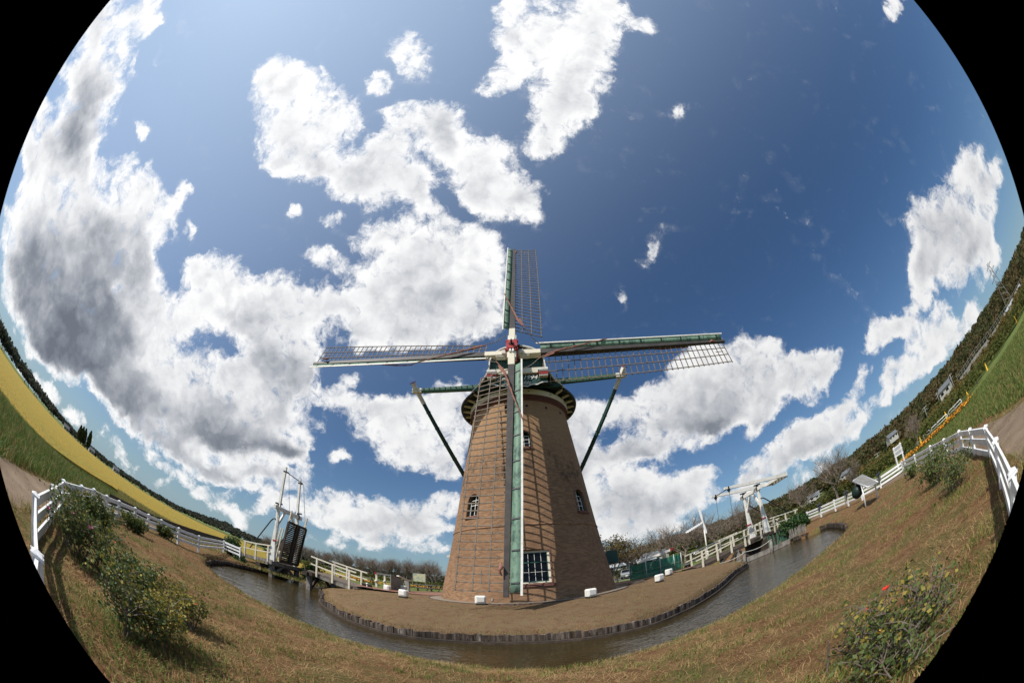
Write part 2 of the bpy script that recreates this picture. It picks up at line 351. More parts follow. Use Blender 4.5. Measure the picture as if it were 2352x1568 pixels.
mat('green_dark', worn((.016, .060, .048), (.010, .035, .028), 4, .55), .45)
mat('green_mid', worn((.055, .14, .10), (.03, .09, .065), 3, .58), .5)
mat('stock_dark', worn((.045, .040, .038), (.065, .058, .052), 3, .5), .55)
mat('lattice_wood', worn((.21, .17, .13), (.12, .095, .075), 6, .5), .75)
mat('old_wood', worn((.20, .165, .125), (.10, .08, .062), 3, .5, (.05, .045, .04), stretch=(1, 1, 4), bumpk=.3), .85)
mat('dark_wood', worn((.045, .034, .026), (.08, .06, .045), 4, .5, stretch=(1, 1, 3), bumpk=.3), .8)
mat('grey_wood', worn((.26, .24, .21), (.14, .125, .11), 4, .5, (.07, .065, .055), stretch=(1, 1, .6), bumpk=.3), .85)
mat('deck_wood', worn((.13, .10, .075), (.20, .165, .13), 4, .5, stretch=(6, 1, 1), bumpk=.2), .85)
mat('black_iron', worn((.014, .015, .018), (.03, .03, .032), 8, .5), .45, .5)
mat('red_paint', worn((.36, .035, .035), (.24, .02, .022), 6, .5), .45)
mat('blue_paint', worn((.03, .06, .2), (.02, .04, .15), 6, .5), .5)
mat('sailcloth', worn((.32, .15, .115), (.20, .095, .075), 7, .5, bumpk=.5), .9)
mat('rope', worn((.34, .27, .19), (.22, .17, .12), 12, .5), .9)
mat('iron_chain', worn((.10, .09, .085), (.17, .15, .13), 15, .5), .6)
mat('red_brick', worn((.17, .07, .055), (.10, .05, .045), 9, .5, bumpk=.4), .85)
mat('cord_rope', worn((.55, .55, .48), (.45, .45, .4), 12, .5), .8)
mat('glass', lambda t: (.004, .005, .006), .08, .2)
mat('steel', worn((.42, .43, .44), (.36, .36, .37), 6, .5), .4, .5, .3)
mat('grey_panel', worn((.23, .22, .20), (.17, .165, .15), 3, .5), .6)
mat('brick_reveal', worn((.20, .105, .065), (.13, .07, .045), 9, .5, bumpk=.4), .85)
mat('brick_soft', worn((.30, .17, .10), (.2, .11, .065), 6, .5), .85)
mat('lamp_glass', lambda t: (.45, .46, .44), .2, .6)
def brick(t):
    uv = t.uvs
    b = t.n.new('ShaderNodeTexBrick'); t.l.new(uv, b.inputs['Vector'])
    b.inputs['Scale'].default_value = 1.0; b.inputs['Mortar Size'].default_value = .008; b.inputs['Mortar Smooth'].default_value = .2
    b.inputs['Brick Width'].default_value = .21; b.inputs['Row Height'].default_value = .066; b.inputs['Bias'].default_value = .05
    b.inputs['Color1'].default_value = (.35, .20, .105, 1); b.inputs['Color2'].default_value = (.185, .10, .054, 1); b.inputs['Mortar'].default_value = (.27, .19, .125, 1)
    big = t.noise(uv, .5, 4, .6); c = t.mix(t.mapr(big, .35, .7, 0, .45), b.outputs[0], (.13, .072, .042))
    # pale orange upper courses, soot patches below the cap and round the openings, as on the building
    z = t.sep(uv)[1]
    c = t.mix(t.math('MULTIPLY', t.mapr(z, 6.5, 10), .35), c, (.50, .31, .165))
    st = t.math('MULTIPLY', t.mapr(t.noise(uv, 1.1, 7, .75), .50, .60), t.math('MULTIPLY', t.mapr(z, 5.6, 6.6), t.mapr(z, 8.3, 7.6)))
    c = t.mix(t.math('MULTIPLY', st, .8), c, (.07, .05, .038))
    st2 = t.mapr(t.noise(t.vm('MULTIPLY', uv, (1.2, .35, 1)), 2.2, 6, .7), .60, .78, 0, .45)
    c = t.mix(st2, c, (.10, .075, .055))
    st3 = t.math('MULTIPLY', t.mapr(t.noise(uv, 3, 5, .7), .5, .66), t.mapr(z, .9, .2))
    c = t.mix(t.math('MULTIPLY', st3, .5), c, (.12, .09, .06))
    sp = t.noise(uv, 26, 3, .6); c = t.mix(t.mapr(sp, .55, .75, 0, .5), c, (.12, .075, .05))
    bump(t, t.math('ADD', t.math('MULTIPLY', b.outputs[1], -.8), t.math('MULTIPLY', sp, .5)), .35, .012)
    return c
mat('brick_wall', brick, .88, .15)
def turf(t, kind='bank'):
    p = t.pos
    n1 = t.noise(p, .8, 5, .6); n2 = t.noise(p, 4.0, 6, .68); n3 = t.noise(p, 15, 5, .75); n4 = t.noise(t.vm('MULTIPLY', p, (1, 1, 1)), 70, 3, .7)
    if kind == 'bank':
        c = t.ramp(n2, [(.28, (.12, .055, .025)), (.45, (.20, .102, .048)), (.58, (.27, .155, .075)), (.75, (.37, .25, .125))])
        g = t.mapr(t.math('ADD', n1, t.math('MULTIPLY', n3, .35)), .64, .80)
        c = t.mix(t.math('MULTIPLY', g, .75), c, (.135, .145, .045))
    else:
        c = t.ramp(n2, [(.28, (.15, .088, .048)), (.45, (.225, .140, .078)), (.56, (.25, .168, .092)), (.72, (.32, .235, .13))])
        g = t.mapr(t.math('ADD', n2, t.math('MULTIPLY', n3, .5)), .78, .95)
        c = t.mix(t.math('MULTIPLY', g, .6), c, (.13, .14, .045))
        c = t.mix(t.mapr(n1, .5, .75, 0, .4), c, (.30, .235, .14))
    c = t.mix(t.mapr(n4, .35, .6, .5, 0), c, (.05, .032, .02))
    c = t.mix(t.mapr(n3, .55, .75, 0, .35), c, (.33, .245, .145))
    bump(t, t.math('ADD', n3, n4), .9, .05)
    return c
mat('bank_turf', lambda t: turf(t, 'bank'), .95, .1)
mat('mound_turf', lambda t: turf(t, 'mound'), .95, .1)
def green_ground(t, a=(.075, .12, .028), b=(.14, .165, .05), dry=(.20, .16, .07)):
    p = t.pos; n = t.noise(p, .35, 6, .65); n3 = t.noise(p, 9, 4, .7)
    c = t.mix(t.mapr(n, .35, .65), a, b); c = t.mix(t.mapr(n3, .5, .75, 0, .6), c, dry); bump(t, n3, .8, .1); return c
mat('meadow', lambda t: green_ground(t), .95, .1)
mat('verge', lambda t: green_ground(t, (.055, .09, .022), (.12, .135, .045), (.16, .125, .06)), .95, .1)
def rice(t):
    p = t.pos
    n = t.noise(p, .12, 5, .6); n2 = t.noise(p, 2.2, 6, .7); row = t.noise(t.vm('MULTIPLY', p, (.7, 4.0, 1)), 1.2, 4, .6)
    c = t.ramp(n2, [(.3, (.20, .135, .018)), (.5, (.32, .225, .030)), (.7, (.42, .31, .05))])
    c = t.mix(t.mapr(n, .42, .62, 0, .6), c, (.22, .22, .04)); c = t.mix(t.mapr(row, .46, .62, 0, .75), c, (.20, .115, .018)); bump(t, n2, 1, .3); return c
mat('rice', rice, .9, .15)
mat('dirt_path', lambda t: t.mix(t.mapr(t.noise(t.pos, 1.2, 7, .65), .35, .7), (.13, .092, .062), (.21, .16, .115)), .95, .1)
mat('gravel', lambda t: (bump(t, t.noise(t.pos, 22, 4, .7), 1, .05), t.ramp(t.noise(t.pos, 16, 5, .8), [(.3, (.07, .055, .04)), (.5, (.22, .18, .135)), (.7, (.42, .36, .29))]))[1], .9)
mat('brick_path', lambda t: t.mix(t.mapr(t.noise(t.pos, 8, 5, .7), .4, .65), (.20, .085, .06), (.28, .15, .11)), .9)
mat('asphalt', lambda t: t.mix(t.mapr(t.noise(t.pos, .7, 6, .6), .35, .7), (.09, .09, .092), (.15, .15, .148)), .9)
mat('road_line', lambda t: (.62, .62, .58), .7)
def water(t):
    p = t.pos
    w = t.noise(t.vm('MULTIPLY', p, (1.0, 1.7, 1)), 4.2, 3, .5, .5); w2 = t.noise(p, 1.1, 2, .5, .4)
    bump(t, t.math('ADD', t.math('MULTIPLY', w, .6), t.math('MULTIPLY', w2, .9)), .42, .11)
    return t.mix(t.mapr(t.noise(p, .6, 4, .6), .35, .7), (.030, .022, .008), (.042, .030, .011))
mat('pond_water', water, .03, .40); M['pond_water'].node_tree.nodes['Principled BSDF'].inputs['IOR'].default_value = 1.30
def leafy(a, b, c3=None, k=.12, scale=.9):
    def f(t):
        oi = t.n.new('ShaderNodeObjectInfo'); n = t.noise(t.pos, scale, 4, .6)
        c = t.mix(t.mapr(n, .35, .65), a, b)
        if c3: c = t.mix(t.mapr(t.noise(t.pos, scale*2.7, 4, .7), .55, .72, 0, .9), c, c3)
        t.b.inputs['Subsurface Weight'].default_value = 0
        tr = t.n.new('ShaderNodeBsdfTranslucent'); t.put(tr.inputs[0], c); mx = t.n.new('ShaderNodeMixShader'); mx.inputs[0].default_value = .3
        out = [q for q in t.n if q.type == 'OUTPUT_MATERIAL'][0]
        t.l.new(t.b.outputs[0], mx.inputs[1]); t.l.new(tr.outputs[0], mx.inputs[2]); t.l.new(mx.outputs[0], out.inputs[0])
        return c
    return f
mat('rose_leaf', leafy((.055, .095, .025), (.11, .145, .04), (.20, .15, .045), scale=6), .55, .3)
mat('rose_leaf_yellow', leafy((.24, .21, .04), (.34, .26, .05), (.2, .12, .03), scale=3), .6, .3)
mat('ivy_leaf', leafy((.03, .075, .016), (.055, .10, .025), scale=2), .5, .35)
mat('forest_leaf', leafy((.045, .060, .022), (.095, .092, .038), (.13, .095, .048), scale=.09), .8, .1)
mat('far_leaf', leafy((.045, .058, .040), (.085, .085, .058), (.11, .095, .075), scale=.12), .9, .1)  # distance haze put into the leaf colour: paler and bluer, no real haze
mat('scrub_leaf', leafy((.06, .085, .02), (.12, .115, .035), (.16, .10, .04), scale=.7), .8, .1)
mat('autumn_leaf', leafy((.10, .085, .022), (.15, .10, .03), (.06, .08, .02), scale=1.5), .7, .2)
mat('poplar_leaf', leafy((.05, .075, .028), (.08, .10, .035), scale=.8), .8, .1)
mat('bark', worn((.12, .095, .075), (.20, .165, .135), 5, .5, bumpk=.4), .9)
mat('grass_dry', leafy((.33, .205, .092), (.44, .30, .145), (.21, .115, .052), scale=1.2), .8, .15)
mat('grass_green', leafy((.095, .150, .028), (.165, .20, .045), (.24, .20, .065), scale=1.2), .7, .2)
mat('verge_green', leafy((.075, .13, .026), (.13, .185, .042), (.2, .19, .06), scale=.8), .7, .2)
mat('marigold', lambda t: t.mix(t.mapr(t.noise(t.pos, 3, 3, .6), .4, .6), (.62, .20, .015), (.62, .30, .02)), .7)
mat('flower_white', lambda t: (.75, .75, .7), .7)
mat('flower_pink', lambda t: (.65, .10, .28), .6)
mat('flower_red', lambda t: (.60, .03, .015), .5)
mat('roof_tile', worn((.10, .11, .12), (.15, .16, .17), 2, .5), .5)
mat('roof_light', worn((.36, .40, .42), (.30, .33, .34), 2, .5), .4)
mat('plaster', worn((.42, .41, .38), (.33, .32, .29), 1.5, .5), .8)
mat('net_green', lambda t: (.012, .16, .095), .7)
mat('cone_yellow', lambda t: (.70, .40, .02), .5)
mat('car_silver', lambda t: (.36, .37, .39), .28, .6, .6)
mat('car_white', lambda t: (.72, .73, .74), .3, .5)
mat('tyre', lambda t: (.02, .02, .02), .8)
mat('tail_red', lambda t: (.5, .03, .02), .3)
mat('concrete', worn((.22, .215, .20), (.16, .155, .145), 2, .5), .85)
mat('board_picture', lambda t: t.mix(t.mapr(t.noise(t.obj, 2.2, 3, .5), .48, .52), (.50, .46, .30), (.30, .36, .30)), .6)
# ------------------------------------------------------------------ ground and water
WZ = -0.95
def poly_smooth(P, n=4):
    P = [V3((p[0], p[1], 0)) for p in P]; out = []
    m = len(P)
    for i in range(m):
        a, b, c, d_ = P[i-1], P[i], P[(i+1) % m], P[(i+2) % m]
        for k in range(n):
            t = k/n; out.append(.5*((2*b)+(c-a)*t+(2*a-5*b+4*c-d_)*t*t+(3*b-a-3*c+d_)*t*t*t))
    return np.array([(p.x, p.y) for p in out])
def lvl(l, z): return [tuple(at(x, y, z))[:2] for x, y in l]
outer_near = lvl([(474, 1303), (492, 1322), (520, 1345), (560, 1370), (620, 1402), (700, 1440), (800, 1474), (900, 1500), (1000, 1519), (1100, 1532), (1200, 1536), (1290, 1535), (1400, 1517), (1500, 1490), (1600, 1452), (1700, 1405), (1780, 1359), (1850, 1310), (1910, 1260), (1946, 1225)], WZ)
outer = outer_near+lvl([(1940, 1217), (1900, 1213)], WZ)+[(17.2, 17.0), (17.6, 19.5), (18.4, 24), (18.2, 30), (14, 37), (5, 41), (-6, 41), (-14.5, 37), (-18, 30), (-17.8, 23)]+lvl([(600, 1315), (520, 1297), (486, 1295)], WZ)
island = lvl([(738, 1385), (765, 1406), (800, 1425), (850, 1443), (900, 1457), (980, 1469), (1060, 1475), (1200, 1477), (1350, 1467), (1430, 1453), (1500, 1435), (1560, 1410), (1600, 1390), (1650, 1357), (1688, 1322)], WZ)
island = island+[(12.6, 18.6), (13.4, 22.5), (13.2, 28), (9.5, 33), (3, 36.5), (-5, 36.5), (-10.6, 32.5), (-12.9, 26), (-12.2, 20.5), (-10.4, 17.6)]
OUT = poly_smooth(outer); ISL = poly_smooth(island)
def sdist(P, X, Y):                      # signed distance, positive inside
    dmin = np.full(X.shape, 1e9); ins = np.zeros(X.shape, bool)
    n = len(P)
    for i in range(n):
        ax, ay = P[i]; bx, by = P[(i+1) % n]; ex, ey = bx-ax, by-ay
        t = np.clip(((X-ax)*ex+(Y-ay)*ey)/(ex*ex+ey*ey+1e-12), 0, 1)
        dmin = np.minimum(dmin, (X-ax-t*ex)**2+(Y-ay-t*ey)**2)
        c = ((ay > Y) != (by > Y)) & (X < (bx-ax)*(Y-ay)/((by-ay) if by != ay else 1e-12)+ax)
        ins ^= c
    return np.sqrt(dmin)*np.where(ins, 1, -1)
def far_level(X, Y):                     # the land outside the park: rice level on the left, meadow behind, slope up to the hills on the right
    z = np.full(X.shape, -.55)
    r = np.hypot(X, Y-8)
    z = np.where(X < 0, z-.62*np.clip((-X-17)/9, 0, 1), z)
    z = z+.3*np.clip((Y-16)/6, 0, 1)*np.clip((np.abs(X)-12)/4, 0, 1)*np.clip((r-10)/6, 0, 1)*np.clip((60-r)/20, 0, 1)
    return z
def height(X, Y):
    so = -sdist(OUT, X, Y); si = sdist(ISL, X, Y)
    near = np.clip((15-Y)/4, 0, 1)*np.clip(1.15-np.abs(X)/14, 0, 1)
    edge = WZ+.02+(1-near)*.30
    top = far_level(X, Y)
    bank = edge+(top+.06-edge)*(1-np.exp(-np.maximum(so, 0)/(1.5+1.2*near)))
    bank = bank+near*.10*np.exp(-((so-2.2)/1.6)**2)
    isl = -.66+.80*(1-np.exp(-np.maximum(si, 0)/1.9)); 
    z = np.where(so > .05, bank, np.where(si > .12, isl, -1.7))
    wob = .03*np.sin(X*1.3+Y*.7)*np.sin(Y*1.1-X*.4)+.015*np.sin(X*4.1)*np.sin(Y*3.7)
    return z+np.where(si > 4.2, 0, wob)
def hgt(x, y): return float(height(np.array([float(x)]), np.array([float(y)]))[0])
def ground_sheet():
    ax = np.arange(-34, 36.01, .25); ay = np.arange(-7, 44.01, .25)
    X, Y = np.meshgrid(ax, ay); Z = height(X, Y); so = -sdist(OUT, X, Y); si = sdist(ISL, X, Y)
    g = MB(); n = len(ax); g.v = list(zip(X.ravel().tolist(), Y.ravel().tolist(), Z.ravel().tolist()))
    ii, jj = np.meshgrid(np.arange(n-1), np.arange(len(ay)-1)); a = (jj*n+ii).ravel()
    g.f = list(zip(a.tolist(), (a+1).tolist(), (a+n+1).tolist(), (a+n).tolist()))
    mi = np.where(si.ravel() > -.6, 1, 0)
    beyond = (np.hypot(X, Y-18) > 26) | (Y > 34)
    mi = np.where(beyond.ravel() & (mi == 0), 2, mi)
    g.m = mi[a].tolist(); g.sm = [True]*len(g.f)
    return g.build('ground', [M['bank_turf'], M['mound_turf'], M['meadow']])
tag(ground_sheet(), kind='structure')
# the wide land to the horizon, a ring round the sheet above
g = MB(); rs = [1, 1.6, 3, 6, 14, 40]; cx, cy = 1, 18.5
P = []
for k in rs:
    row = []
    for i in range(97):
        a = i/96*2*math.pi; c, s_ = math.cos(a), math.sin(a); q = min(35/abs(c) if abs(c) > 1e-6 else 1e9, 25.5/abs(s_) if abs(s_) > 1e-6 else 1e9)
        x, y = cx+c*q*k*.985, cy+s_*q*k*.985
        z = float(far_level(np.array([x]), np.array([y]))[0])-(.06 if k == 1 else .0)
        row.append((x, y, z))
    P.append(row)
g.grid(P[::-1]); tag(g.build('meadow', M['meadow']), kind='structure')
# water
g = MB(); ctr = (0.3, 20.5, WZ); n = len(OUT)
c0 = OUT.mean(0); g.add([(c0[0], c0[1], WZ)]+[(c0[0]+(x-c0[0])*1.03, c0[1]+(y-c0[1])*1.03, WZ) for x, y in OUT], [(0, 1+i, 1+(i+1) % n) for i in range(n)])
tag(g.build('moat_water', M['pond_water']), kind='structure')
# timber edging: upright split logs side by side
def edging(P, h0, h1, name, label, closed, inward, w=.13, lean=0):
    random.seed(5); g = MB(); g2 = MB()
    P = [V3((x, y, 0)) for x, y in P]
    if closed: P = P+[P[0]]
    L = [0]
    for a, b in zip(P, P[1:]): L.append(L[-1]+(b-a).length)
    s = 0; i = 0
    while s < L[-1]-w:
        while L[i+1] < s: i += 1
        t = (s-L[i])/(L[i+1]-L[i]); p = P[i].lerp(P[i+1], t); d_ = (P[i+1]-P[i]).normalized(); nn = V3((-d_.y, d_.x, 0))*inward
        top = h1+random.uniform(-.035, .03); r = w*random.uniform(.465, .50)
        off = random.uniform(-.012, .012)
        rot = Matrix((d_, nn, V3((0, 0, 1)))).transposed()
        g.box(p+nn*(off)+V3((0, 0, (h0+top)/2)), (r*1.95, .10, top-h0), rot, .94)
        s += w
    o = g.build(name, M['stake_wood'])
    return tag(o, label, 'retaining edge')
def stake(t):
    v = t.vm('MULTIPLY', t.pos, (7, 7, 1.2)); n = t.noise(v, 1, 3, .6); z = t.sep(t.pos)[2]
    c = t.ramp(n, [(.30, (.022, .017, .014)), (.47, (.06, .046, .038)), (.62, (.15, .125, .105)), (.72, (.34, .30, .26))])
    c = t.mix(t.math('MULTIPLY', t.mapr(z, -.84, -.92), .7), c, (.03, .024, .018))
    c = t.mix(t.math('MULTIPLY', t.mapr(z, WZ+.14, WZ+.02), .85), c, (.018, .016, .011)); bump(t, n, .5, .03); return c
mat('stake_wood', stake, .9, .1)
edging(ISL, -1.25, -.64, 'timber_edging', 'weathered upright timber edging around the windmill island', True, 1, w=.20)
g = MB(); Pq = [V3((x, y, 0)) for x, y in ISL]; Cq = V3((.4, 20.5, 0)); rows = []
for p in Pq+[Pq[0]]: o_ = (p-Cq).normalized(); rows.append([p+o_*.02+V3((0, 0, -.86)), p+o_*.13+V3((0, 0, -.87)), p+o_*.13+V3((0, 0, -1.1))])
g.grid(rows, False); tag(g.build('ledge', M['dark_wood']), 'dark timber ledge at the waterline round the windmill island', 'ledge')
i0 = max(range(len(OUT)), key=lambda i: OUT[i][0]-OUT[i][1]*.4 if OUT[i][1] < 14 else -99)
left_edge = [tuple(q) for q in lvl([(474, 1301), (486, 1296), (520, 1297), (600, 1315)], WZ)]+[(-17.9, 23), (-18.1, 26)]
edging(left_edge, -1.25, -.70, 'timber_edging', 'dark timber edging along the left bank below the raised bridge', False, 1)
right_edge = [tuple(q) for q in lvl([(1946, 1224), (1943, 1217), (1925, 1213), (1900, 1213), (1868, 1226)], WZ)]+[(17.45, 17.8), (17.7, 19.8)]
edging(right_edge, -1.25, -.62, 'timber_edging', 'sunlit timber edging on the right bank in front of the ivy', False, 1, w=.11)
mat('kerb_wood', worn((.085, .05, .042), (.14, .10, .08), 3, .5), .85)
# gravel ring and kerb round the tower, path of red brick to the left and right
MX, MY = .21, 20.4
g = MB(); g.lathe([(4.5, .05), (5.20, .035), (5.28, -.03)], (MX, MY, .08), 72); tag(g.build('gravel_bed', M['gravel']), kind='structure')
g = MB(); g.lathe([(5.26, -.05), (5.26, .05), (5.33, .05), (5.33, -.1)], (MX, MY, .07), 72, smooth=False); tag(g.build('kerb', M['kerb_wood']), kind='structure')
def strip(name, pts, w, z, m):
    g = MB(); P = [V3((p[0], p[1], 0)) for p in pts]; A = []; B = []
    for i, p in enumerate(P):
        d_ = (P[min(i+1, len(P)-1)]-P[max(i-1, 0)]).normalized(); nn = V3((-d_.y, d_.x, 0)); ww = w[i] if isinstance(w, (list, tuple)) else w
        zz = z(p.x, p.y) if callable(z) else z
        A.append((p.x+nn.x*ww/2, p.y+nn.y*ww/2, zz)); B.append((p.x-nn.x*ww/2, p.y-nn.y*ww/2, zz))
    if callable(z):
        NA, NB = len(A), 6; rows = []
        for i in range(NA-1):
            for q in range(6):
                t = q/6; a_ = V3(A[i]).lerp(V3(A[i+1]), t); b_ = V3(B[i]).lerp(V3(B[i+1]), t)
                rows.append([a_.lerp(b_, j/NB) for j in range(NB+1)])
        P_ = [[(p.x, p.y, z(p.x, p.y)-(.06 if j in (0, NB) else 0)) for j, p in enumerate(r_)] for r_ in rows]
        g.grid(P_)
    else: g.grid([B, A])
    return tag(g.build(name, M[m]), kind='structure')
strip('brick_path', [(-9.9, 21.2), (-8, 21.4), (-6.2, 22.2), (-5.4, 24), (-5, 27)], 2.2, .13, 'brick_path')
strip('brick_path', [(11.0, 23.2), (8.5, 23.4), (6.6, 24), (6, 26)], 2.2, .13, 'brick_path')
# dirt path outside the fence, left and right (it passes behind the camera)
fp = [at(0, 1040, -.55), at(110, 1130, -.55)]
strip('dirt_path', [(-20.4, 21.4), (-21.2, 17.5), (-18.9, 11.2), (-14.4, 6.9), (-11.1, 3.9), (-9.0, 1.9), (-7.4, .5), (-5.4, -1.0), (-2, -2.2), (1.5, -2.3), (4.6, -1.3), (7.6, .3), (9.9, 1.9), (12.2, 3.3), (15.4, 6.1), (18.9, 9.6), (22.4, 15), (23.4, 20.5), (22.2, 23.4)], [1.8, 1.8, 1.6, 1.5, 1.5, 1.6, 1.8, 2.4, 3, 3, 2.6, 2.0, 1.6, 1.5, 1.4, 1.4, 1.4, 1.4, 1.6], lambda x, y: hgt(x, y)+.05, 'dirt_path')
# rice fields: the crop stands half a metre high
def patch(name, pts, z, m, h=.4, n=1):
    g = MB(); k = len(pts); g.add([(x, y, z+h) for x, y in pts]+[(x, y, z) for x, y in pts], [tuple(range(k))]+[(i, k+i, k+(i+1) % k, (i+1) % k) for i in range(k)])
    return tag(g.build(name, M[m]), kind='structure')
patch('rice_field', [(-30, -70), (-23, -8), (-24, 0), (-26, 4.5), (-31, 9.5), (-37, 15.5), (-35, 24), (-29, 32), (-34, 44), (-66, 92), (-132, 178), (-196, 120), (-232, 60), (-245, 0), (-235, -80)], -1.1, 'rice', .35)
patch('rice_field', [(-24, 37), (-17, 44), (-17.5, 60), (-44, 82), (-58, 80), (-31, 44)], -.75, 'rice', .3)
# ------------------------------------------------------------------ the windmill
mill = thing('windmill', (MX, MY, 0), 'tall round brick windmill with four sails standing on the moated island', 'windmill')
PROF = [(-.3, 4.72), (0, 4.66), (.9, 4.50), (1.5, 4.38), (2.6, 4.15), (4.0, 3.91), (5.5, 3.68), (7.4, 3.41), (8.8, 3.20), (10.0, 3.03), (11.12, 2.88)]
def TR(z): return float(np.interp(z, [p[0] for p in PROF], [p[1] for p in PROF]))
# openings: (angle from the front, + to the right, z0, z1, half width, arched)
WIN = [(-43, 4.62, 5.86, .40, True), (49, 4.62, 5.86, .40, True), (2.5, 8.12, 9.12, .34, True), (2.0, .98, 2.62, .80, False), (-150, 4.6, 5.8, .4, True), (140, 4.6, 5.8, .4, True)]
def tower_mesh():
    me = bpy.data.meshes.new('wall'); bm = bmesh.new(); uvl = bm.loops.layers.uv.new('UV')
    n = 360; zs = sorted(set([round(-.3+.11*i, 3) for i in range(105)]))
    zs = [z for z in zs if z < 11.12]+[11.12]
    def inwin(a, z):
        for (wa, z0, z1, hw, arch) in WIN:
            x = math.radians((a-wa+180) % 360-180)*TR((z0+z1)/2)
            if abs(x) < hw and z0 < z < z1:
                if not arch or z < z1-hw or (z-(z1-hw))**2+x*x < hw*hw: return True
        return False
    grid = []
    for z in zs:
        r = TR(z); row = []
        for i in range(n):
            a = R(i*360/n); row.append(bm.verts.new((MX+r*math.sin(a), MY-r*math.cos(a), z)))
        grid.append(row)
    for j in range(len(zs)-1):
        for i in range(n):
            a = (i+.5)*360/n; z = (zs[j]+zs[j+1])/2
            if inwin(a, z): continue
            f = bm.faces.new((grid[j][i], grid[j][(i+1) % n], grid[j+1][(i+1) % n], grid[j+1][i])); f.smooth = True
            k = 3.95 if zs[j] < 4 else 3.6
            for l, (ii, jj) in zip(f.loops, ((i, j), (i+1, j), (i+1, j+1), (i, j+1))): l[uvl].uv = (ii/n*2*math.pi*3.8, zs[jj])
    bm.to_mesh(me); bm.free(); me.materials.append(M['brick_wall'])
    o = bpy.data.objects.new('wall', me); C.objects.link(o); o.parent = mill; o.location = (-MX, -MY, 0); return o
tower_mesh()
def tpt(a, z, out=0.0, lat=0.0):     # a point on the tower face: angle, height, outward, sideways
    r = TR(z)+out; A = R(a); return V3((MX+r*math.sin(A)+lat*math.cos(A), MY-r*math.cos(A)+lat*math.sin(A), z))
def arch_poly(hw, z0, z1, arch, grow=0):
    hw += grow; z0 -= grow; z1 += grow
    if not arch: return [(-hw, z0), (hw, z0), (hw, z1), (-hw, z1)]
    return [(-hw, z0), (hw, z0)]+[(hw*math.cos(R(t)), z1-hw+hw*math.sin(R(t))) for t in range(0, 181, 12)]
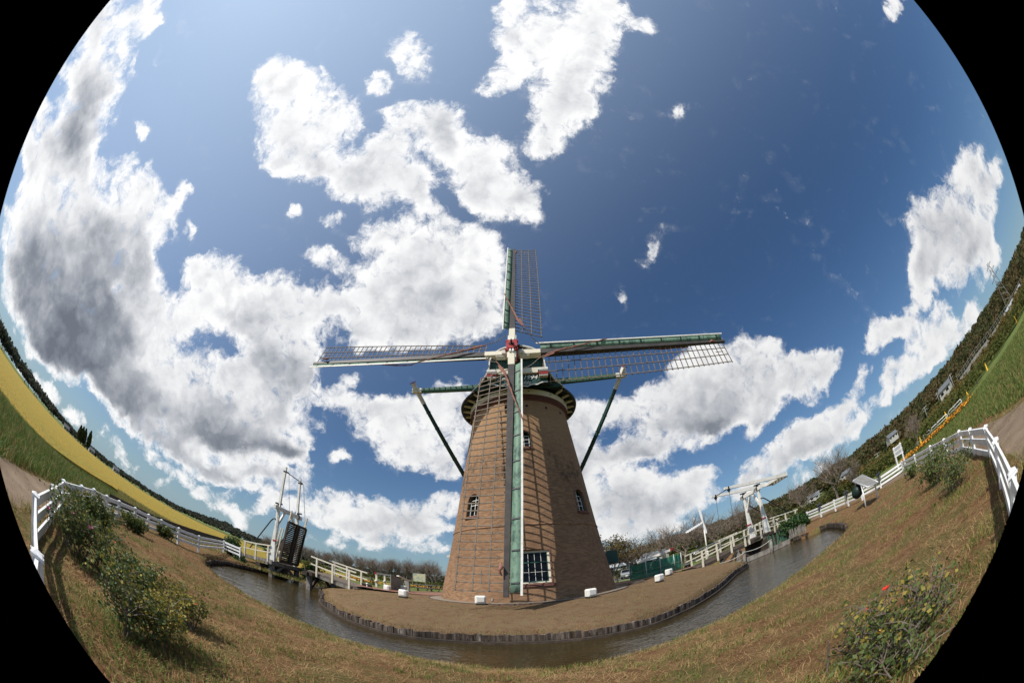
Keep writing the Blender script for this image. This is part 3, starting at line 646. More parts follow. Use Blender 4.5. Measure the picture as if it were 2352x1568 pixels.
for k, (wa, z0, z1, hw, arch) in enumerate(WIN):
    A = R(wa); side = V3((math.cos(A), math.sin(A), 0)); outv = V3((math.sin(A), -math.cos(A), 0))
    rm = TR(z1)-.07; base = V3((MX, MY, 0))+outv*rm
    def q(x, z, o_=0, side=side, outv=outv): return V3((MX, MY, 0))+outv*(TR(z)-.04+o_)+side*x+V3((0, 0, z))
    # deep reveal: a tube of brick from the face to the frame
    g = MB(); pin = arch_poly(hw, z0, z1, arch); pout = arch_poly(hw, z0, z1, arch, .06); m_ = len(pin)
    def surf(x, z, o_): r = TR(z)+o_; y = math.sqrt(max(r*r-x*x, 0)); return V3((MX, MY, 0))+side*x+outv*y+V3((0, 0, z))
    vs = [surf(x, z, .03) for x, z in pout]+[surf(x, z, .03) for x, z in pin]+[q(x, z, -.14) for x, z in pin]+[surf(x, z, -.03) for x, z in pout]
    fs = []
    for i in range(m_):
        j = (i+1) % m_; fs += [(i, j, m_+j, m_+i), (m_+i, m_+j, 2*m_+j, 2*m_+i), (3*m_+i, 3*m_+j, j, i)]
    g.add(vs, fs); g.build('window_surround', M['brick_reveal'], mill)
    fr = MB(); fmat = M['green_dark'] if arch else M['cream_paint']; w_ = .055 if arch else .10
    pin2 = arch_poly(hw-w_, z0+w_, z1-w_, arch) if not arch else arch_poly(hw-w_, z0+w_, z1-w_, True)
    vs = [q(x, z, -.10) for x, z in pin]+[q(x, z, -.10) for x, z in pin2]+[q(x, z, -.20) for x, z in pin2]
    fr.add(vs, [f for i in range(m_) for f in ((i, (i+1) % m_, m_+(i+1) % m_, m_+i), (m_+i, m_+(i+1) % m_, 2*m_+(i+1) % m_, 2*m_+i))])
    win = fr.build('window', fmat, mill)
    gl = MB(); gl.add([q(x, z, -.17) for x, z in pin2], [tuple(range(len(pin2)))]); gl.build('pane', M['glass'], win)
    bars = MB(); hw2 = hw-w_; zz0, zz1 = z0+w_, z1-w_
    if arch:
        bars.bar(q(0, zz0, -.14), q(0, zz1-.02, -.14), .03)
        for t in (.26, .52, .76): 
            z = zz0+(zz1-zz0)*t; ww = hw2 if z < zz1-hw2 else math.sqrt(max(hw2**2-(z-(zz1-hw2))**2, 0)); bars.bar(q(-ww, z, -.14), q(ww, z, -.14), .03)
        for sx in (-1, 1): bars.bar(q(sx*(hw2-.015), zz0, -.145), q(sx*(hw2-.015), zz1-hw2, -.145), .03)
        bars.bar(q(-hw2, zz0+.015, -.145), q(hw2, zz0+.015, -.145), .03)
    else:
        for t in range(1, 5): bars.bar(q(-hw2+2*hw2*t/5, zz0, -.14), q(-hw2+2*hw2*t/5, zz1, -.14), .018)
        for t in (1/3, 2/3): bars.bar(q(-hw2, zz0+(zz1-zz0)*t, -.14), q(hw2, zz0+(zz1-zz0)*t, -.14), .018)
    bars.build('glazing_bar', M['white_paint'], win)
    if not arch:
        fb = MB()
        for (x0, x1, za, zb) in ((-hw2, hw2, zz1-.05, zz1), (-hw2, hw2, zz0, zz0+.05), (-hw2, -hw2+.05, zz0, zz1), (hw2-.05, hw2, zz0, zz1), (-hw2, hw2, (zz0*1+zz1*2)/3-.035, (zz0+2*zz1)/3+.03)):
            fb.add([q(x0, za, -.128), q(x1, za, -.128), q(x1, zb, -.128), q(x0, zb, -.128)], [(0, 1, 2, 3)])
        fb.build('sash', M['green_dark'], win)
    sl = MB(); N_ = 10
    for (o0, za, zb) in ((.07, z0-.13 if not arch else z0-.11, z0-.02),):
        hh = hw+(.10 if arch else .16)
        pts = [-hh+2*hh*i/N_ for i in range(N_+1)]
        rows = [[surf(x, za, .0) for x in pts], [surf(x, za, o0) for x in pts], [surf(x, zb, o0) for x in pts], [surf(x, zb+.03, -.1) for x in pts]]
        sl.grid(rows, False)
    sl.build('window_sill', M['red_brick'], mill)
# projecting course, frieze of dark bricks, white ring, little vent holes
g = MB(); g.lathe([(TR(3.9)-.02, 3.88), (TR(3.9)+.03, 3.90), (TR(3.96)+.03, 3.96), (TR(4.0)-.02, 3.99)], (MX, MY, 0), 96); g.build('brick_course', M['brick_soft'] if 'brick_soft' in M else M['cream_brick'] if 'cream_brick' in M else M['red_brick'], mill)
g = MB(); prof = [(2.84, 11.08), (2.93, 11.12), (2.93, 11.17), (2.97, 11.18), (2.97, 11.36), (3.0, 11.37), (3.0, 11.44), (2.9, 11.45)]
g.lathe(prof, (MX, MY, 0), 120, smooth=False)
for i in range(200):
    a = 2*math.pi*i/200; rr = 2.985; rot = Matrix.Rotation(a, 3, 'Z'); g.box(V3((MX, MY, 11.27))+rot@V3((rr, 0, 0)), (.05, .055, .16), rot)
g.build('frieze', M['red_brick'], mill)
g = MB(); g.lathe([(2.93, 11.44), (3.03, 11.45), (3.03, 11.76), (2.9, 11.78)], (MX, MY, 0), 120, smooth=False); g.build('curb_ring', M['cream_paint'], mill)
for i in range(16):
    a = i*22.5+8; p_ = tpt(a, 10.72, -.02); rot = Matrix.Rotation(R(a), 3, 'Z'); g = MB(); g.box(p_, (.13, .06, .13), rot); g.build('vent_hole', M['glass'], mill)
for i in range(14):
    g = MB(); a = i*360/14+11; p_ = V3((MX, MY, 11.6))+V3((math.sin(R(a))*3.03, -math.cos(R(a))*3.03, 0)); g.box(p_, (.05, .05, .05)); g.build('bolt', M['black_iron'], mill)
for (a, z, s_) in ((-20, .28, (.06, .05, .12)),): 
    g = MB(); g.box(tpt(a, z, .02), s_, Matrix.Rotation(R(a), 3, 'Z')); g.build('cable_box', M['steel'], mill)
# meter cupboard on the right flank (green)
g = MB(); A_ = 84; rot = Matrix.Rotation(R(A_), 3, 'Z'); g.box(tpt(A_, 2.0, .30), (.75, .62, .78), rot, .92); g.bar(tpt(A_-6, 1.62, .1), tpt(A_-6, 1.9, .5), .05); g.build('porch', M['green_dark'], mill)
g = MB(); g.bar(tpt(-88, 2.72, .0), tpt(-88, 2.66, .22), .08, .12); g.build('door_hood', M['white_paint'], mill)
# ---- cap
cap = MB()
def eave(t):                         # t 0 = front right corner, 1 = front left corner, round the back
    a = R(47+(360-94)*t); return V3((MX+3.58*math.sin(a), MY-3.58*math.cos(a), 11.98))
ns = 56; rows = []
for i in range(ns+1):
    t = i/ns; s_ = math.sin(math.pi*t)          # 0 at both front corners, 1 at the back
    e = eave(t)
    side = math.cos(math.pi*t)                  # +1 right .. -1 left
    yy = 17.02+(MY+2.5-17.02)*(s_**.8)          # spine position
    back = s_**1.2
    zr = 14.42-1.15*back
    A_ = V3((MX+side*1.62*(1-.25*back), 17.0+(MY+2.95-17.0)*(s_**.85), 12.75-.1*back))
    B_ = V3((MX+side*1.50*(1-.3*back), 17.0+(MY+2.8-17.0)*(s_**.85), 13.55-.45*back))
    C_ = V3((MX+side*1.0*(1-.35*back), 17.0+(MY+2.55-17.0)*(s_**.85), 14.15-.85*back))
    D_ = V3((MX+side*.25*(1-.4*back), 17.0+(MY+2.4-17.0)*(s_**.85), zr))
    ctl = [e, e.lerp(A_, .55)+V3((0, 0, -.16)), A_, B_, C_, D_]
    rows.append(ctl)
def crow(ctl, n=4):
    out = []
    P = [ctl[0]]+ctl+[ctl[-1]]
    for i in range(1, len(P)-2):
        for k in range(n):
            t = k/n; a, b, c, d_ = P[i-1], P[i], P[i+1], P[i+2]
            out.append(.5*((2*b)+(c-a)*t+(2*a-5*b+4*c-d_)*t*t+(3*b-a-3*c+d_)*t*t*t))
    out.append(ctl[-1]); return out
cap.grid([crow(r_) for r_ in rows])
# ridge strip closing the top
L_ = [r_[-1] for r_ in rows]; h_ = ns//2
cap.grid([[L_[i], (L_[i]+L_[ns-i])/2+V3((0, 0, .05)), L_[ns-i]] for i in range(h_+1)])
mat('cap_tar', worn((.022, .026, .030), (.05, .055, .06), 2.5, .5, bumpk=.3), .6)
roof = cap.build('cap_roof', M['cap_tar'], mill, solid=.10)
# white verge boards down the front edge and round the gable
fr_r = crow(rows[0], 5); fr_l = crow(rows[-1], 5)
for line in (fr_r, fr_l):
    vb = MB()
    for a, b in zip(line, line[1:]): vb.bar(a+V3((0, -.07, .02)), b+V3((0, -.07, .02)), .07, .17, up=(0, -1, .01))
    vb.build('verge_board', M['white_paint'], mill)
mat('soffit', worn((.012, .03, .026), (.03, .03, .026), 3, .5), .7)
# underside of the eaves with radial brackets
g = MB(); g.lathe([(3.0, 12.02), (3.5, 11.97)], (MX, MY, 0), 72, a0=0, a1=2*math.pi); g.build('eave_soffit', M['soffit'], mill)
for i in range(22):
    g = MB(); a = R(47+(266)*i/21); dv = V3((math.sin(a), -math.cos(a), 0)); g.bar(V3((MX, MY, 11.86))+dv*3.0, V3((MX, MY, 11.92))+dv*3.5, .085, .14, w2=.075, h2=.08)
    g.build('eave_bracket', M['cream_paint'], mill)
g = MB(); g.lathe([(3.46, 11.88), (3.60, 11.86), (3.64, 11.98), (3.55, 12.06)], (MX, MY, 0), 90, a0=R(47)-R(90), a1=R(313)-R(90)); g.build('eave_rim', M['cap_tar'], mill)
# front wall boarding
prof_r = [(p.x-MX, p.z) for p in fr_r if p.y < 17.25]
g = MB(); poly = [(-x, z) for x, z in prof_r]+[(x, z) for x, z in prof_r[::-1]]
poly = sorted(set((round(x, 3), round(z, 3)) for x, z in poly), key=lambda q_: math.atan2(q_[1]-13.2, q_[0]))
g.prism(poly, lambda x, z: (MX+x*.97, 17.12, z-.02), (0, .12, 0)); 
g.prism([(-1.6, 12.0), (1.6, 12.0), (1.58, 13.0), (-1.58, 13.0)], lambda x, z: (MX+x, 17.16, z), (0, .1, 0))
g.prism([(-2.55, 11.9), (2.55, 11.9), (1.62, 12.72), (-1.62, 12.72)], lambda x, z: (MX+x, 17.55, z), (0, .1, 0))
g.build('cap_front', M['green_dark'], mill)
g = MB()
for i in range(-5, 6):
    x = i*.29; zt = 14.2-abs(x)**2*.42; g.box((MX+x, 17.10, (12.6+zt)/2), (.02, .04, zt-12.6))
g.build('cover_strip', M['green_mid'], mill)
# beam under the axle, white; red and white blocks; name board
YAW = R(-2.6)
g = MB(); g.box((MX, 16.92, 12.55), (3.3, .38, .36)); g.build('front_beam', M['cream_paint'], mill, bevel=.02)
for sx in (-1, 1):
    g = MB(); g.box((MX+sx*1.40, 16.62, 12.46), (.56, .30, .14)); g.box((MX+sx*1.42, 16.64, 12.36), (.50, .28, .08)); g.build('beam_block', M['white_paint'], mill)
    g = MB(); g.box((MX+sx*1.42, 16.66, 12.22), (.48, .28, .20)); g.build('beam_block', M['red_paint'], mill)
    g = MB(); g.box((MX+sx*1.42, 16.68, 12.085), (.48, .28, .07)); g.build('beam_block', M['white_paint'], mill)
def scallop(x):                         # lower edge of the name board
    u = abs(x)/1.62
    return 11.46+.30*(u**1.5)+.070*abs(math.sin(u*math.pi*3.0+.2))-.03
xs = [(-1.62+3.24*i/72) for i in range(73)]
g = MB(); pl = [(x, scallop(x)) for x in xs]+[(1.62, 12.33), (-1.62, 12.33)]
by = lambda z: 16.74+(z-11.5)*.12
n_ = len(pl); g.add([(MX+x, by(z), z) for x, z in pl]+[(MX+x, by(z)+.05, z) for x, z in pl], [tuple(range(n_)), tuple(range(n_, 2*n_))[::-1]]+[(i, n_+i, n_+(i+1) % n_, (i+1) % n_) for i in range(n_)])
board = g.build('name_board', M['green_dark'], mill)
g = MB()
for a, b in zip(xs, xs[1:]):
    g.add([(MX+a, by(scallop(a))-.025, scallop(a)-.02), (MX+b, by(scallop(b))-.025, scallop(b)-.02), (MX+b, by(scallop(b))-.025, scallop(b)+.055), (MX+a, by(scallop(a))-.025, scallop(a)+.055)], [(0, 1, 2, 3)])
g.build('board_edge', M['white_paint'], board)
def text_mesh(s, size, loc, parent, mname, name='lettering', tilt=0.12, shear=.35, rotz=0, ext=.004):
    cu = bpy.data.curves.new('t', 'FONT'); cu.body = s; cu.size = size; cu.align_x = 'CENTER'; cu.shear = shear; cu.extrude = ext
    o = bpy.data.objects.new('t', cu); C.objects.link(o)
    dg = bpy.context.evaluated_depsgraph_get(); me = bpy.data.meshes.new_from_object(o.evaluated_get(dg)); bpy.data.objects.remove(o); bpy.data.curves.remove(cu)
    me.name = name; me.materials.clear(); me.materials.append(M[mname])
    q = bpy.data.objects.new(name, me); C.objects.link(q)
    q.parent = parent; q.location = V3(loc)-parent_world(parent); q.rotation_euler = (R(90)-math.atan(tilt), 0, rotz); return q
text_mesh('1994', .40, (MX+.66, by(12.0)-.035, 11.97), board, 'white_paint')
text_mesh('Anno', .38, (MX-.72, by(12.0)-.035, 11.98), board, 'white_paint')
text_mesh('De Liefde', .34, (MX+.03, by(11.7)-.035, 11.64), board, 'white_paint')
# ---- sails, set in the rotor's own frame
RC = V3((-.006, 16.727, 13.881)); NN = V3((-.04413, -.97320, .22570)); VV = V3((.04647, .22367, .97356)); HH = V3((.99794, -.05346, -.03536))
g = MB(); g.tube([RC-NN*4.6, RC-NN*.3], [.28, .33], 20); g.build('windshaft', M['black_iron'], mill)
g = MB(); g.bar(RC-NN*.55, RC+NN*.42, .62, .62, up=VV); g.build('poll_end', M['red_paint'], mill, bevel=.03)
def rp(u, w, r, x, n_): return RC+u*r+w*x+NN*n_
SAILS = [(VV, HH, .30), (HH, -VV, -.22), (-VV, -HH, .30), (-HH, VV, -.22)]
PHI = lambda r: R(22-19*min(1, max(0, (r-1.6)/11.6))**.8)      # weather of the lattice, steep at the root
for si_, (u, w, off) in enumerate(SAILS):
    sail = MB()
    sail.bar(rp(u, w, 1.55, 0, off), rp(u, w, 13.78, 0, off), .34, .36, up=NN, w2=.19, h2=.17)
    so_ = sail.build('sail', M['stock_dark'], mill)
    g = MB(); g.bar(rp(u, w, .12, 0, off), rp(u, w, 1.62, 0, off), .36, .40, up=NN); g.build('stock_root', M['cream_paint'], so_, bevel=.015)
    # wedges and blocks round the poll
    g = MB()
    for sx in (-1, 1):
        g.bar(rp(u, w, .42, sx*.21, off), rp(u, w, .98, sx*.21, off), .07, .30, up=NN); g.bar(rp(u, w, .40, sx*.08, off+.235), rp(u, w, .62, sx*.08, off+.235), .09, .10, up=NN)
    g.each('wedge', M['white_paint'], so_)
    # lattice
    g = MB(); r0, r1, nr = 1.72, 13.55, 34; WL = 1.86
    def lp(r, x, dn=0):
        a = PHI(r); return rp(u, w, r, x*math.cos(a), off-.02-x*math.sin(a)*.95+dn)
    for i in range(nr):
        r = r0+(r1-r0)*i/(nr-1); g.bar(lp(r, -.26), lp(r, WL+.07), .046, .040, up=NN)
        g.bar(lp(r, -.30, .0), lp(r, -.19, .0), .05, .06, up=NN)
    for k, x in enumerate((.62, 1.22, WL)):
        for i in range(nr-1): g.bar(lp(r0+(r1-r0)*i/(nr-1), x, .03), lp(r0+(r1-r0)*(i+1)/(nr-1), x, .03), .044, .040, up=NN)
    g.bar(lp(r1-.9, .92, .03), lp(r1-.3, .92, .03), .034, .034, up=NN)
    g.build('lattice', M['lattice_wood'], so_)
    # leading boards: green with a white edge, turned the other way
    g = MB(); e = MB(); br = MB()
    def bp(r, x, dn=0): k = max(0, min(1, (r-1.6)/12.2)); return rp(u, w, r, -.14-x, off+.05+x*(.62-.25*k)+dn)
    N_ = 24
    ra, rb = 1.62, 13.62
    g.grid([[bp(ra+(rb-ra)*i/N_, x) for i in range(N_+1)] for x in (0, .37)]); 
    bo = g.build('leading_board', M['green_board'], so_, solid=.025)
    for i in range(N_):
        a_, b_ = ra-.25+(rb+.40-ra)*i/N_, ra-.25+(rb+.40-ra)*(i+1)/N_; e.bar(bp(a_, .42), bp(b_, .42), .085, .045, up=NN)
    e.build('board_edge', M['white_paint'], so_)
    for i in range(9):
        r = 2.2+i*1.38; br = MB(); br.bar(bp(r, .03, .03), bp(r, .34, .03), .05, .035, up=NN, w2=.07); br.build('board_clip', M['black_iron'], so_)
    # furled cloth, the chain that holds it
    u2, w2, o2 = w, -u, SAILS[(si_+1) % 4][2]
    c1 = rp(u, w, .42, 1.55, off*.2+.12); c2 = rp(u, w, 1.45, .80, off+.28)
    ch = MB(); K = 16
    for i in range(K):
        a, b = c1.lerp(c2, i/K), c1.lerp(c2, (i+1)/K); sag = lambda t: V3((0, 0, -.16*math.sin(math.pi*t)))
        a = a+sag(i/K); b = b+sag((i+1)/K); ch.bar(a, b, .05 if i % 2 else .02, .02 if i % 2 else .05, up=NN)
    ch.build('chain', M['iron_chain'], so_)
    cl = MB(); pts = [c2, rp(u, w, 1.85, .55, off+.30), rp(u, w, 2.6, .26, off+.34), rp(u, w, 3.6, -.02, off+.33), rp(u, w, 4.7, -.34, off+.33), rp(u, w, 5.6, -.60, off+.30), rp(u, w, 6.1, -.56, off+.05), rp(u, w, 7.2, -.2, off-.22), rp(u, w, 9, .05, off-.22), rp(u, w, 11.4, .1, off-.18)]
    rad = [.02, .04, .060, .048, .032, .032, .032, .04, .05, .04]
    P = []; Rr = []
    for i in range(len(pts)-1):
        for k in range(5): P.append(pts[i].lerp(pts[i+1], k/5)+V3((math.sin(i*3+k)*.012, 0, math.cos(i*2.1+k)*.012))); Rr.append((rad[i]+(rad[i+1]-rad[i])*k/5)*(1+.25*math.sin((i*5+k)*2.2)))
    cl.tube(P, Rr, 7)
    cl.grid([[rp(u, w, 1.75, .72, off+.30), rp(u, w, 1.95, .42, off+.30)], [rp(u, w, 2.35, .50, off+.36), rp(u, w, 2.5, .20, off+.34)]], False)
    rag = [rp(u, w, 12.4, .22, off+.20), rp(u, w, 12.6, .16, off+.26), rp(u, w, 12.75, .24, off+.24), rp(u, w, 12.95, .14, off+.2)]
    cl.tube(rag, [.02, .09, .06, .02], 6)
    cl.build('furled_cloth', M['sailcloth'], so_)
# poll plate with its star
g = MB(); F_ = RC+NN*.56; pts = []
for i in range(48):
    a = 2*math.pi*i/48; rr = .30+.055*abs(math.cos(2*a))**.7+.03*math.cos(4*a+math.pi); pts.append((rr*math.cos(a), rr*1.12*math.sin(a)))
g.prism(pts, lambda x, y: F_+HH*x+VV*y, NN*.05); plate = g.build('poll_plate', M['red_paint'], mill)
g = MB()
for i in range(10):
    a = 2*math.pi*i/10+.3; g.bar(F_+NN*.065+(HH*math.cos(a)+VV*math.sin(a))*.03, F_+NN*.065+(HH*math.cos(a)+VV*math.sin(a))*.17, .045, .02, up=NN, w2=.008)
g.build('star', M['black_iron'], plate)
g = MB(); g.bar(F_+NN*.05, F_+NN*.34, .10, .10, up=VV); g.build('shaft_stub', M['black_iron'], plate)
g = MB()
for sy in (-1, 1): 
    for sx in (-1, 1): g.bar(F_+HH*sx*.22+VV*sy*.34-NN*.05, F_+HH*sx*.22+VV*sy*.47-NN*.05, .10, .10, up=NN)
    g.bar(F_+VV*sy*.36-NN*.1-HH*.36, F_+VV*sy*.36-NN*.1+HH*.36, .08, .2, up=NN)
g.each('clamp', M['red_paint'], plate)
g = MB(); g.lathe([(.0, .12), (.25, .10), (.42, .0)], (MX+.05, 17.25, 14.5), 16); g.build('shaft_hood', M['white_paint'], mill)
# ---- long cross beam and the braces to the tail pole
L1, L2 = V3((-6.45, 19.15, 12.95)), V3((6.95, 18.55, 12.98))
g = MB(); g.bar(L1, V3((MX, 18.9, 12.97)), .20, .25, w2=.30, h2=.34); g.bar(V3((MX, 18.9, 12.97)), L2, .30, .34, w2=.20, h2=.25); sp = g.build('cross_beam', M['green_mid'], mill)
dirL = (L2-L1).normalized()
g = MB()
for P_, sg in ((L1, -1), (L2, 1)): g.bar(P_-dirL*sg*.62, P_+dirL*sg*.02, .235, .285)
g.each('beam_end', M['white_paint'], sp)
FT = V3((.3, 27.6, 1.9))
for P_, sg in ((L1, -1), (L2, 1)):
    top = P_-dirL*sg*.30; d_ = (FT-top).normalized()
    g = MB(); g.bar(top+d_*.9, FT, .15, .20, w2=.2, h2=.24)
    for k in range(12):
        c_ = top+d_*(1.5+k*1.15); g.bar(c_, c_+d_*.07, .20, .24)
    b_ = g.build('brace', M['green_dark'], mill)
    g = MB(); g.bar(top-d_*.55, top+d_*.92, .17, .22); g.build('brace_head', M['white_paint'], b_)
    g = MB(); g.box(top-d_*.60, (.30, .30, .05), d_.to_track_quat('Z', 'Y').to_matrix()); g.build('brace_cap', M['red_paint'], b_)
g = MB(); g.bar(V3((.2, 24.2, 12.6)), V3((.35, 28.4, 1.2)), .38, .42); g.bar(V3((-2.4, 23.4, 12.4)), V3((2.9, 23.2, 12.4)), .26, .3); g.bar(V3((-2.3, 23.4, 12.4)), FT, .15, .2); g.bar(V3((2.8, 23.2, 12.4)), FT, .15, .2); g.build('tail_pole', M['green_dark'], mill)
# ------------------------------------------------------------------ white post-and-rail fence round the moat
def zoff(x, y): return hgt(x, y)
def fence_run(name, label, pts, Hh_=.66, rails=(.62, .40, .16), face=0):
    root = thing(name, (pts[0][0], pts[0][1], pts[0][2]), label, 'fence', 'white fence round the moat')
    for i, p in enumerate(pts):
        p = V3(p); a = V3(pts[max(i-1, 0)]); b = V3(pts[min(i+1, len(pts)-1)]); d_ = (b-a); d_.z = 0; d_.normalize()
        rot = Matrix((d_, V3((-d_.y, d_.x, 0)), V3((0, 0, 1)))).transposed()
        g = MB(); g.box(p+V3((0, 0, Hh_/2-.1)), (.10, .10, Hh_+.2), rot); g.box(p+V3((0, 0, Hh_+.015)), (.13, .13, .03), rot)
        vs = [p+rot@V3((x*.055, y*.055, Hh_+.03)) for x, y in ((-1, -1), (1, -1), (1, 1), (-1, 1))]+[p+V3((0, 0, Hh_+.065))]
        g.add(vs, [(0, 1, 4), (1, 2, 4), (2, 3, 4), (3, 0, 4)])
        g.build('post', M['fence_white'], root)
    for a, b in zip(pts, pts[1:]):
        for h, hh in zip(rails, (.13, .12, .12)):
            a_, b_ = V3(a)+V3((0, 0, h-.02)), V3(b)+V3((0, 0, h-.02)); g = MB(); g.bar(a_, b_, .035, hh); g.build('rail', M['fence_white'], root)
    return root
def along(pts, step, z=None):
    P = [V3((p[0], p[1], 0)) for p in pts]; L = [0]
    for a, b in zip(P, P[1:]): L.append(L[-1]+(b-a).length)
    n = max(1, round(L[-1]/step)); out = []
    for k in range(n+1):
        s = L[-1]*k/n; i = max(j for j in range(len(P)-1) if L[j] <= s+1e-6); q = P[i].lerp(P[i+1], (s-L[i])/(L[i+1]-L[i]))
        out.append((q.x, q.y, (hgt(q.x, q.y) if z is None else z)))
    return out
Lp = []
ptsL = [(124, 1116, .13), (147.2, 1103, .13), (188.3, 1115, .13), (216.4, 1122.7, .14), (246, 1138, .15), (274.7, 1150, .16), (311.6, 1165.6, .18), (342.3, 1181, .20), (371.7, 1193.3, .22), (411.6, 1212, .25), (457.7, 1230, .30), (515, 1241.5, .40), (552.5, 1257, .42)]
for x, y, zt in ptsL:
    q = at(x, y, zt); Lp.append((q.x, q.y, zt-.69))
n1_, n2_ = at(82.4, 1134.8, .13), at(85, 1269, .13)
Lp = [(n2_.x, n2_.y, -.56), (n1_.x, n1_.y, -.56)]+Lp
ptsR = [(2323.8, 1082.8, .13), (2285.3, 1009.8, .13), (2262.3, 979, .13), (2226.4, 984.9, .13), (2201.5, 989.3, .13), (2166.7, 1008.5, .14), (2135.4, 1023.9, .15), (2099.5, 1044.4, .16), (2070, 1059.8, .17)]
Rp = [tuple(at(x, y, zt)[:2])+(zt-.69,) for x, y, zt in ptsR]
Rn = V3(Rp[-1]); Rend = V3((21.4, 22.4, .02))
ptsR2 = [(2035, 1078), (2012, 1092), (1988, 1104), (1957, 1120), (1935, 1133)]
Rfar = along([(Rn.x, Rn.y), (19.6, 13.3), (20.8, 17.5), (21.2, 21.3)], 1.9)
Rfar = [(x, y, Rn.z+(.0-Rn.z)*k/(len(Rfar)-1)) for k, (x, y, z) in enumerate(Rfar)]
fence_run('white_fence', 'low white post and rail fence curving along the left bank to the raised bridge', Lp)
fence_run('white_fence', 'low white post and rail fence curving along the right bank to the lowered bridge', Rp+Rfar[1:])
back = along([(Lp[0][0], Lp[0][1]), (0.2, -.35), (Rp[0][0], Rp[0][1])], 1.6)
fence_run('white_fence', 'stretch of low white fence where the photographer stands', [(x, y, -.56) for x, y, z in back])
# dark plank fence outside the left white fence
pl = [at(253, 1133, .0), at(300, 1157, .0), at(350, 1181, .0), at(420, 1207, .05), at(500, 1232, .15), at(548, 1247, .2)]
base = pl[0]; root = thing('plank_fence', (base.x, base.y, -.7), 'low dark brown plank fence between the white fence and the rice field', 'fence')
for a, b in zip(pl, pl[1:]):
    L = (b-a); n = max(2, int(L.length/.14)); g = MB(); d_ = L.normalized(); rot = Matrix((V3((d_.x, d_.y, 0)).normalized(), V3((-d_.y, d_.x, 0)).normalized(), V3((0, 0, 1)))).transposed()
    for i in range(n):
        p = a.lerp(b, (i+.5)/n); g.box((p.x, p.y, p.z-.42), (.128, .03, .85+random.uniform(-.02, .02)), rot)
    g.build('panel', M['dark_wood'], root)
# ------------------------------------------------------------------ drawbridges
def deck_profile(side, x):
    if side < 0: return float(np.interp(x, [-22, -18.6, -16.1, -12.7, -9.5, -9.0], [-.05, .0, .36, .42, .0, -.02]))
    return float(np.interp(x, [11.2, 13.75, 17.2, 20.6, 22], [.0, .38, .62, .30, .05]))
def rails(root, xs, y, side, Hr=1.0, ext=.35, cols='cream_paint', both=False):
    pp = [V3((x, y, deck_profile(side, x))) for x in xs]
    for p in pp: g = MB(); g.box(p+V3((0, 0, Hr/2-.12)), (.11, .11, Hr+.25)); g.build('rail_post', M[cols], root)
    d0 = (pp[1]-pp[0]).normalized(); d1 = (pp[-1]-pp[-2]).normalized(); q = [pp[0]-d0*ext]+pp[1:-1]+[pp[-1]+d1*ext]
    for h, s_ in ((Hr, .085), (Hr*.5, .08)):
        g = MB()
        for a, b in zip(q, q[1:]): g.bar(a+V3((0, 0, h)), b+V3((0, 0, h)), s_*1.1, s_)
        g.build('handrail', M[cols], root)
def chain_mesh(g, a, b, n, r=.018):
    for i in range(n):
        p, q = a.lerp(b, i/n), a.lerp(b, (i+.9)/n); g.bar(p, q, r*2.2 if i % 2 else r*.7, r*.7 if i % 2 else r*2.2)
def portal(root, x, y0, y1, zt, side, wx=.16):
    for y in (y0, y1):
        g = MB(); zb = deck_profile(side, x)-.15
        g.bar((x, y, zb), (x, y, zt), .26, .24, up=(1, 0, 0), w2=.20, h2=.18)
        g.bar((x+.30*side, y, zb), (x+.05*side, y, zt-1.0), .24, .30, up=(1, 0, 0), w2=.14, h2=.08)     # raking buttress
        g.bar((x, y, zb), (x, y, zb+1.15), .34, .34, up=(1, 0, 0), w2=.26, h2=.26)
        g.build('portal_post', M['white_paint'], root, bevel=.012)
    g = MB(); g.bar((x, y0-.45, zt+.1), (x, y1+.45, zt+.1), .22, .28); g.build('lintel', M['white_paint'], root, bevel=.012)
    g = MB()
    for y, s_ in ((y0, 1), (y1, -1)): g.bar((x, y+.05*s_, zt-1.25), (x, y+.85*s_, zt-.02), .12, .16)
    g.each('knee_brace', M['white_paint'], root)
    for y in (y0, y1):
        g = MB(); g.box((x, y, zt+.10), (.27, .14, .36)); g.build('iron_strap', M['black_iron'], root)
        g = MB(); g.box((x, y, zt+.42), (.62, .13, .10)); g.box((x, y, zt+.33), (.16, .16, .22)); g.build('bearing', M['black_iron'], root)
        g = MB(); g.box((x-.02*side, y, zt-2.35), (.30, .30, .10)); g.build('iron_strap', M['red_paint'] , root)
# -- left bridge, leaf raised
XB, YA, YB = -16.1, 20.2, 22.8
lb = thing('drawbridge', (XB, 21.5, WZ), 'white wooden drawbridge with its dark deck leaf raised, left of the mill', 'drawbridge')
portal(lb, XB, YA, YB, 4.15, -1)
for y in (YA, YB):
    g = MB(); a, b = V3((XB+.15, y, 3.6)), V3((XB+(.15 if y == YA else -.25), y, 7.38)); g.bar(a+V3((-.12, 0, -1.2)), b, .17, .24, up=(1, 0, 0), w2=.14, h2=.16); g.build('balance_beam', M['white_paint'], lb)
    g = MB(); g.bar(b+V3((-.14, 0, -.35)), b+V3((.26, 0, -.40)), .17, .10); g.build('iron_strap', M['black_iron'], lb)
tipA, tipB = V3((XB+.30, YA+.02, 6.98)), V3((XB-.05, YB, 7.0))
g = MB(); g.tube([tipA+V3((.05, 0, 0)), tipB+V3((.1, 0, .02))], .035, 6); g.build('tie_rod', M['black_iron'], lb)
leafT = [V3((XB+.95, YA+.25, 3.75)), V3((XB+.95, YB-.25, 3.75))]
for t_, l_ in ((tipA, leafT[0]), (tipB, leafT[1])):
    g = MB(); chain_mesh(g, t_+V3((.2, 0, 0)), l_, 46); g.build('chain', M['iron_chain'], lb)
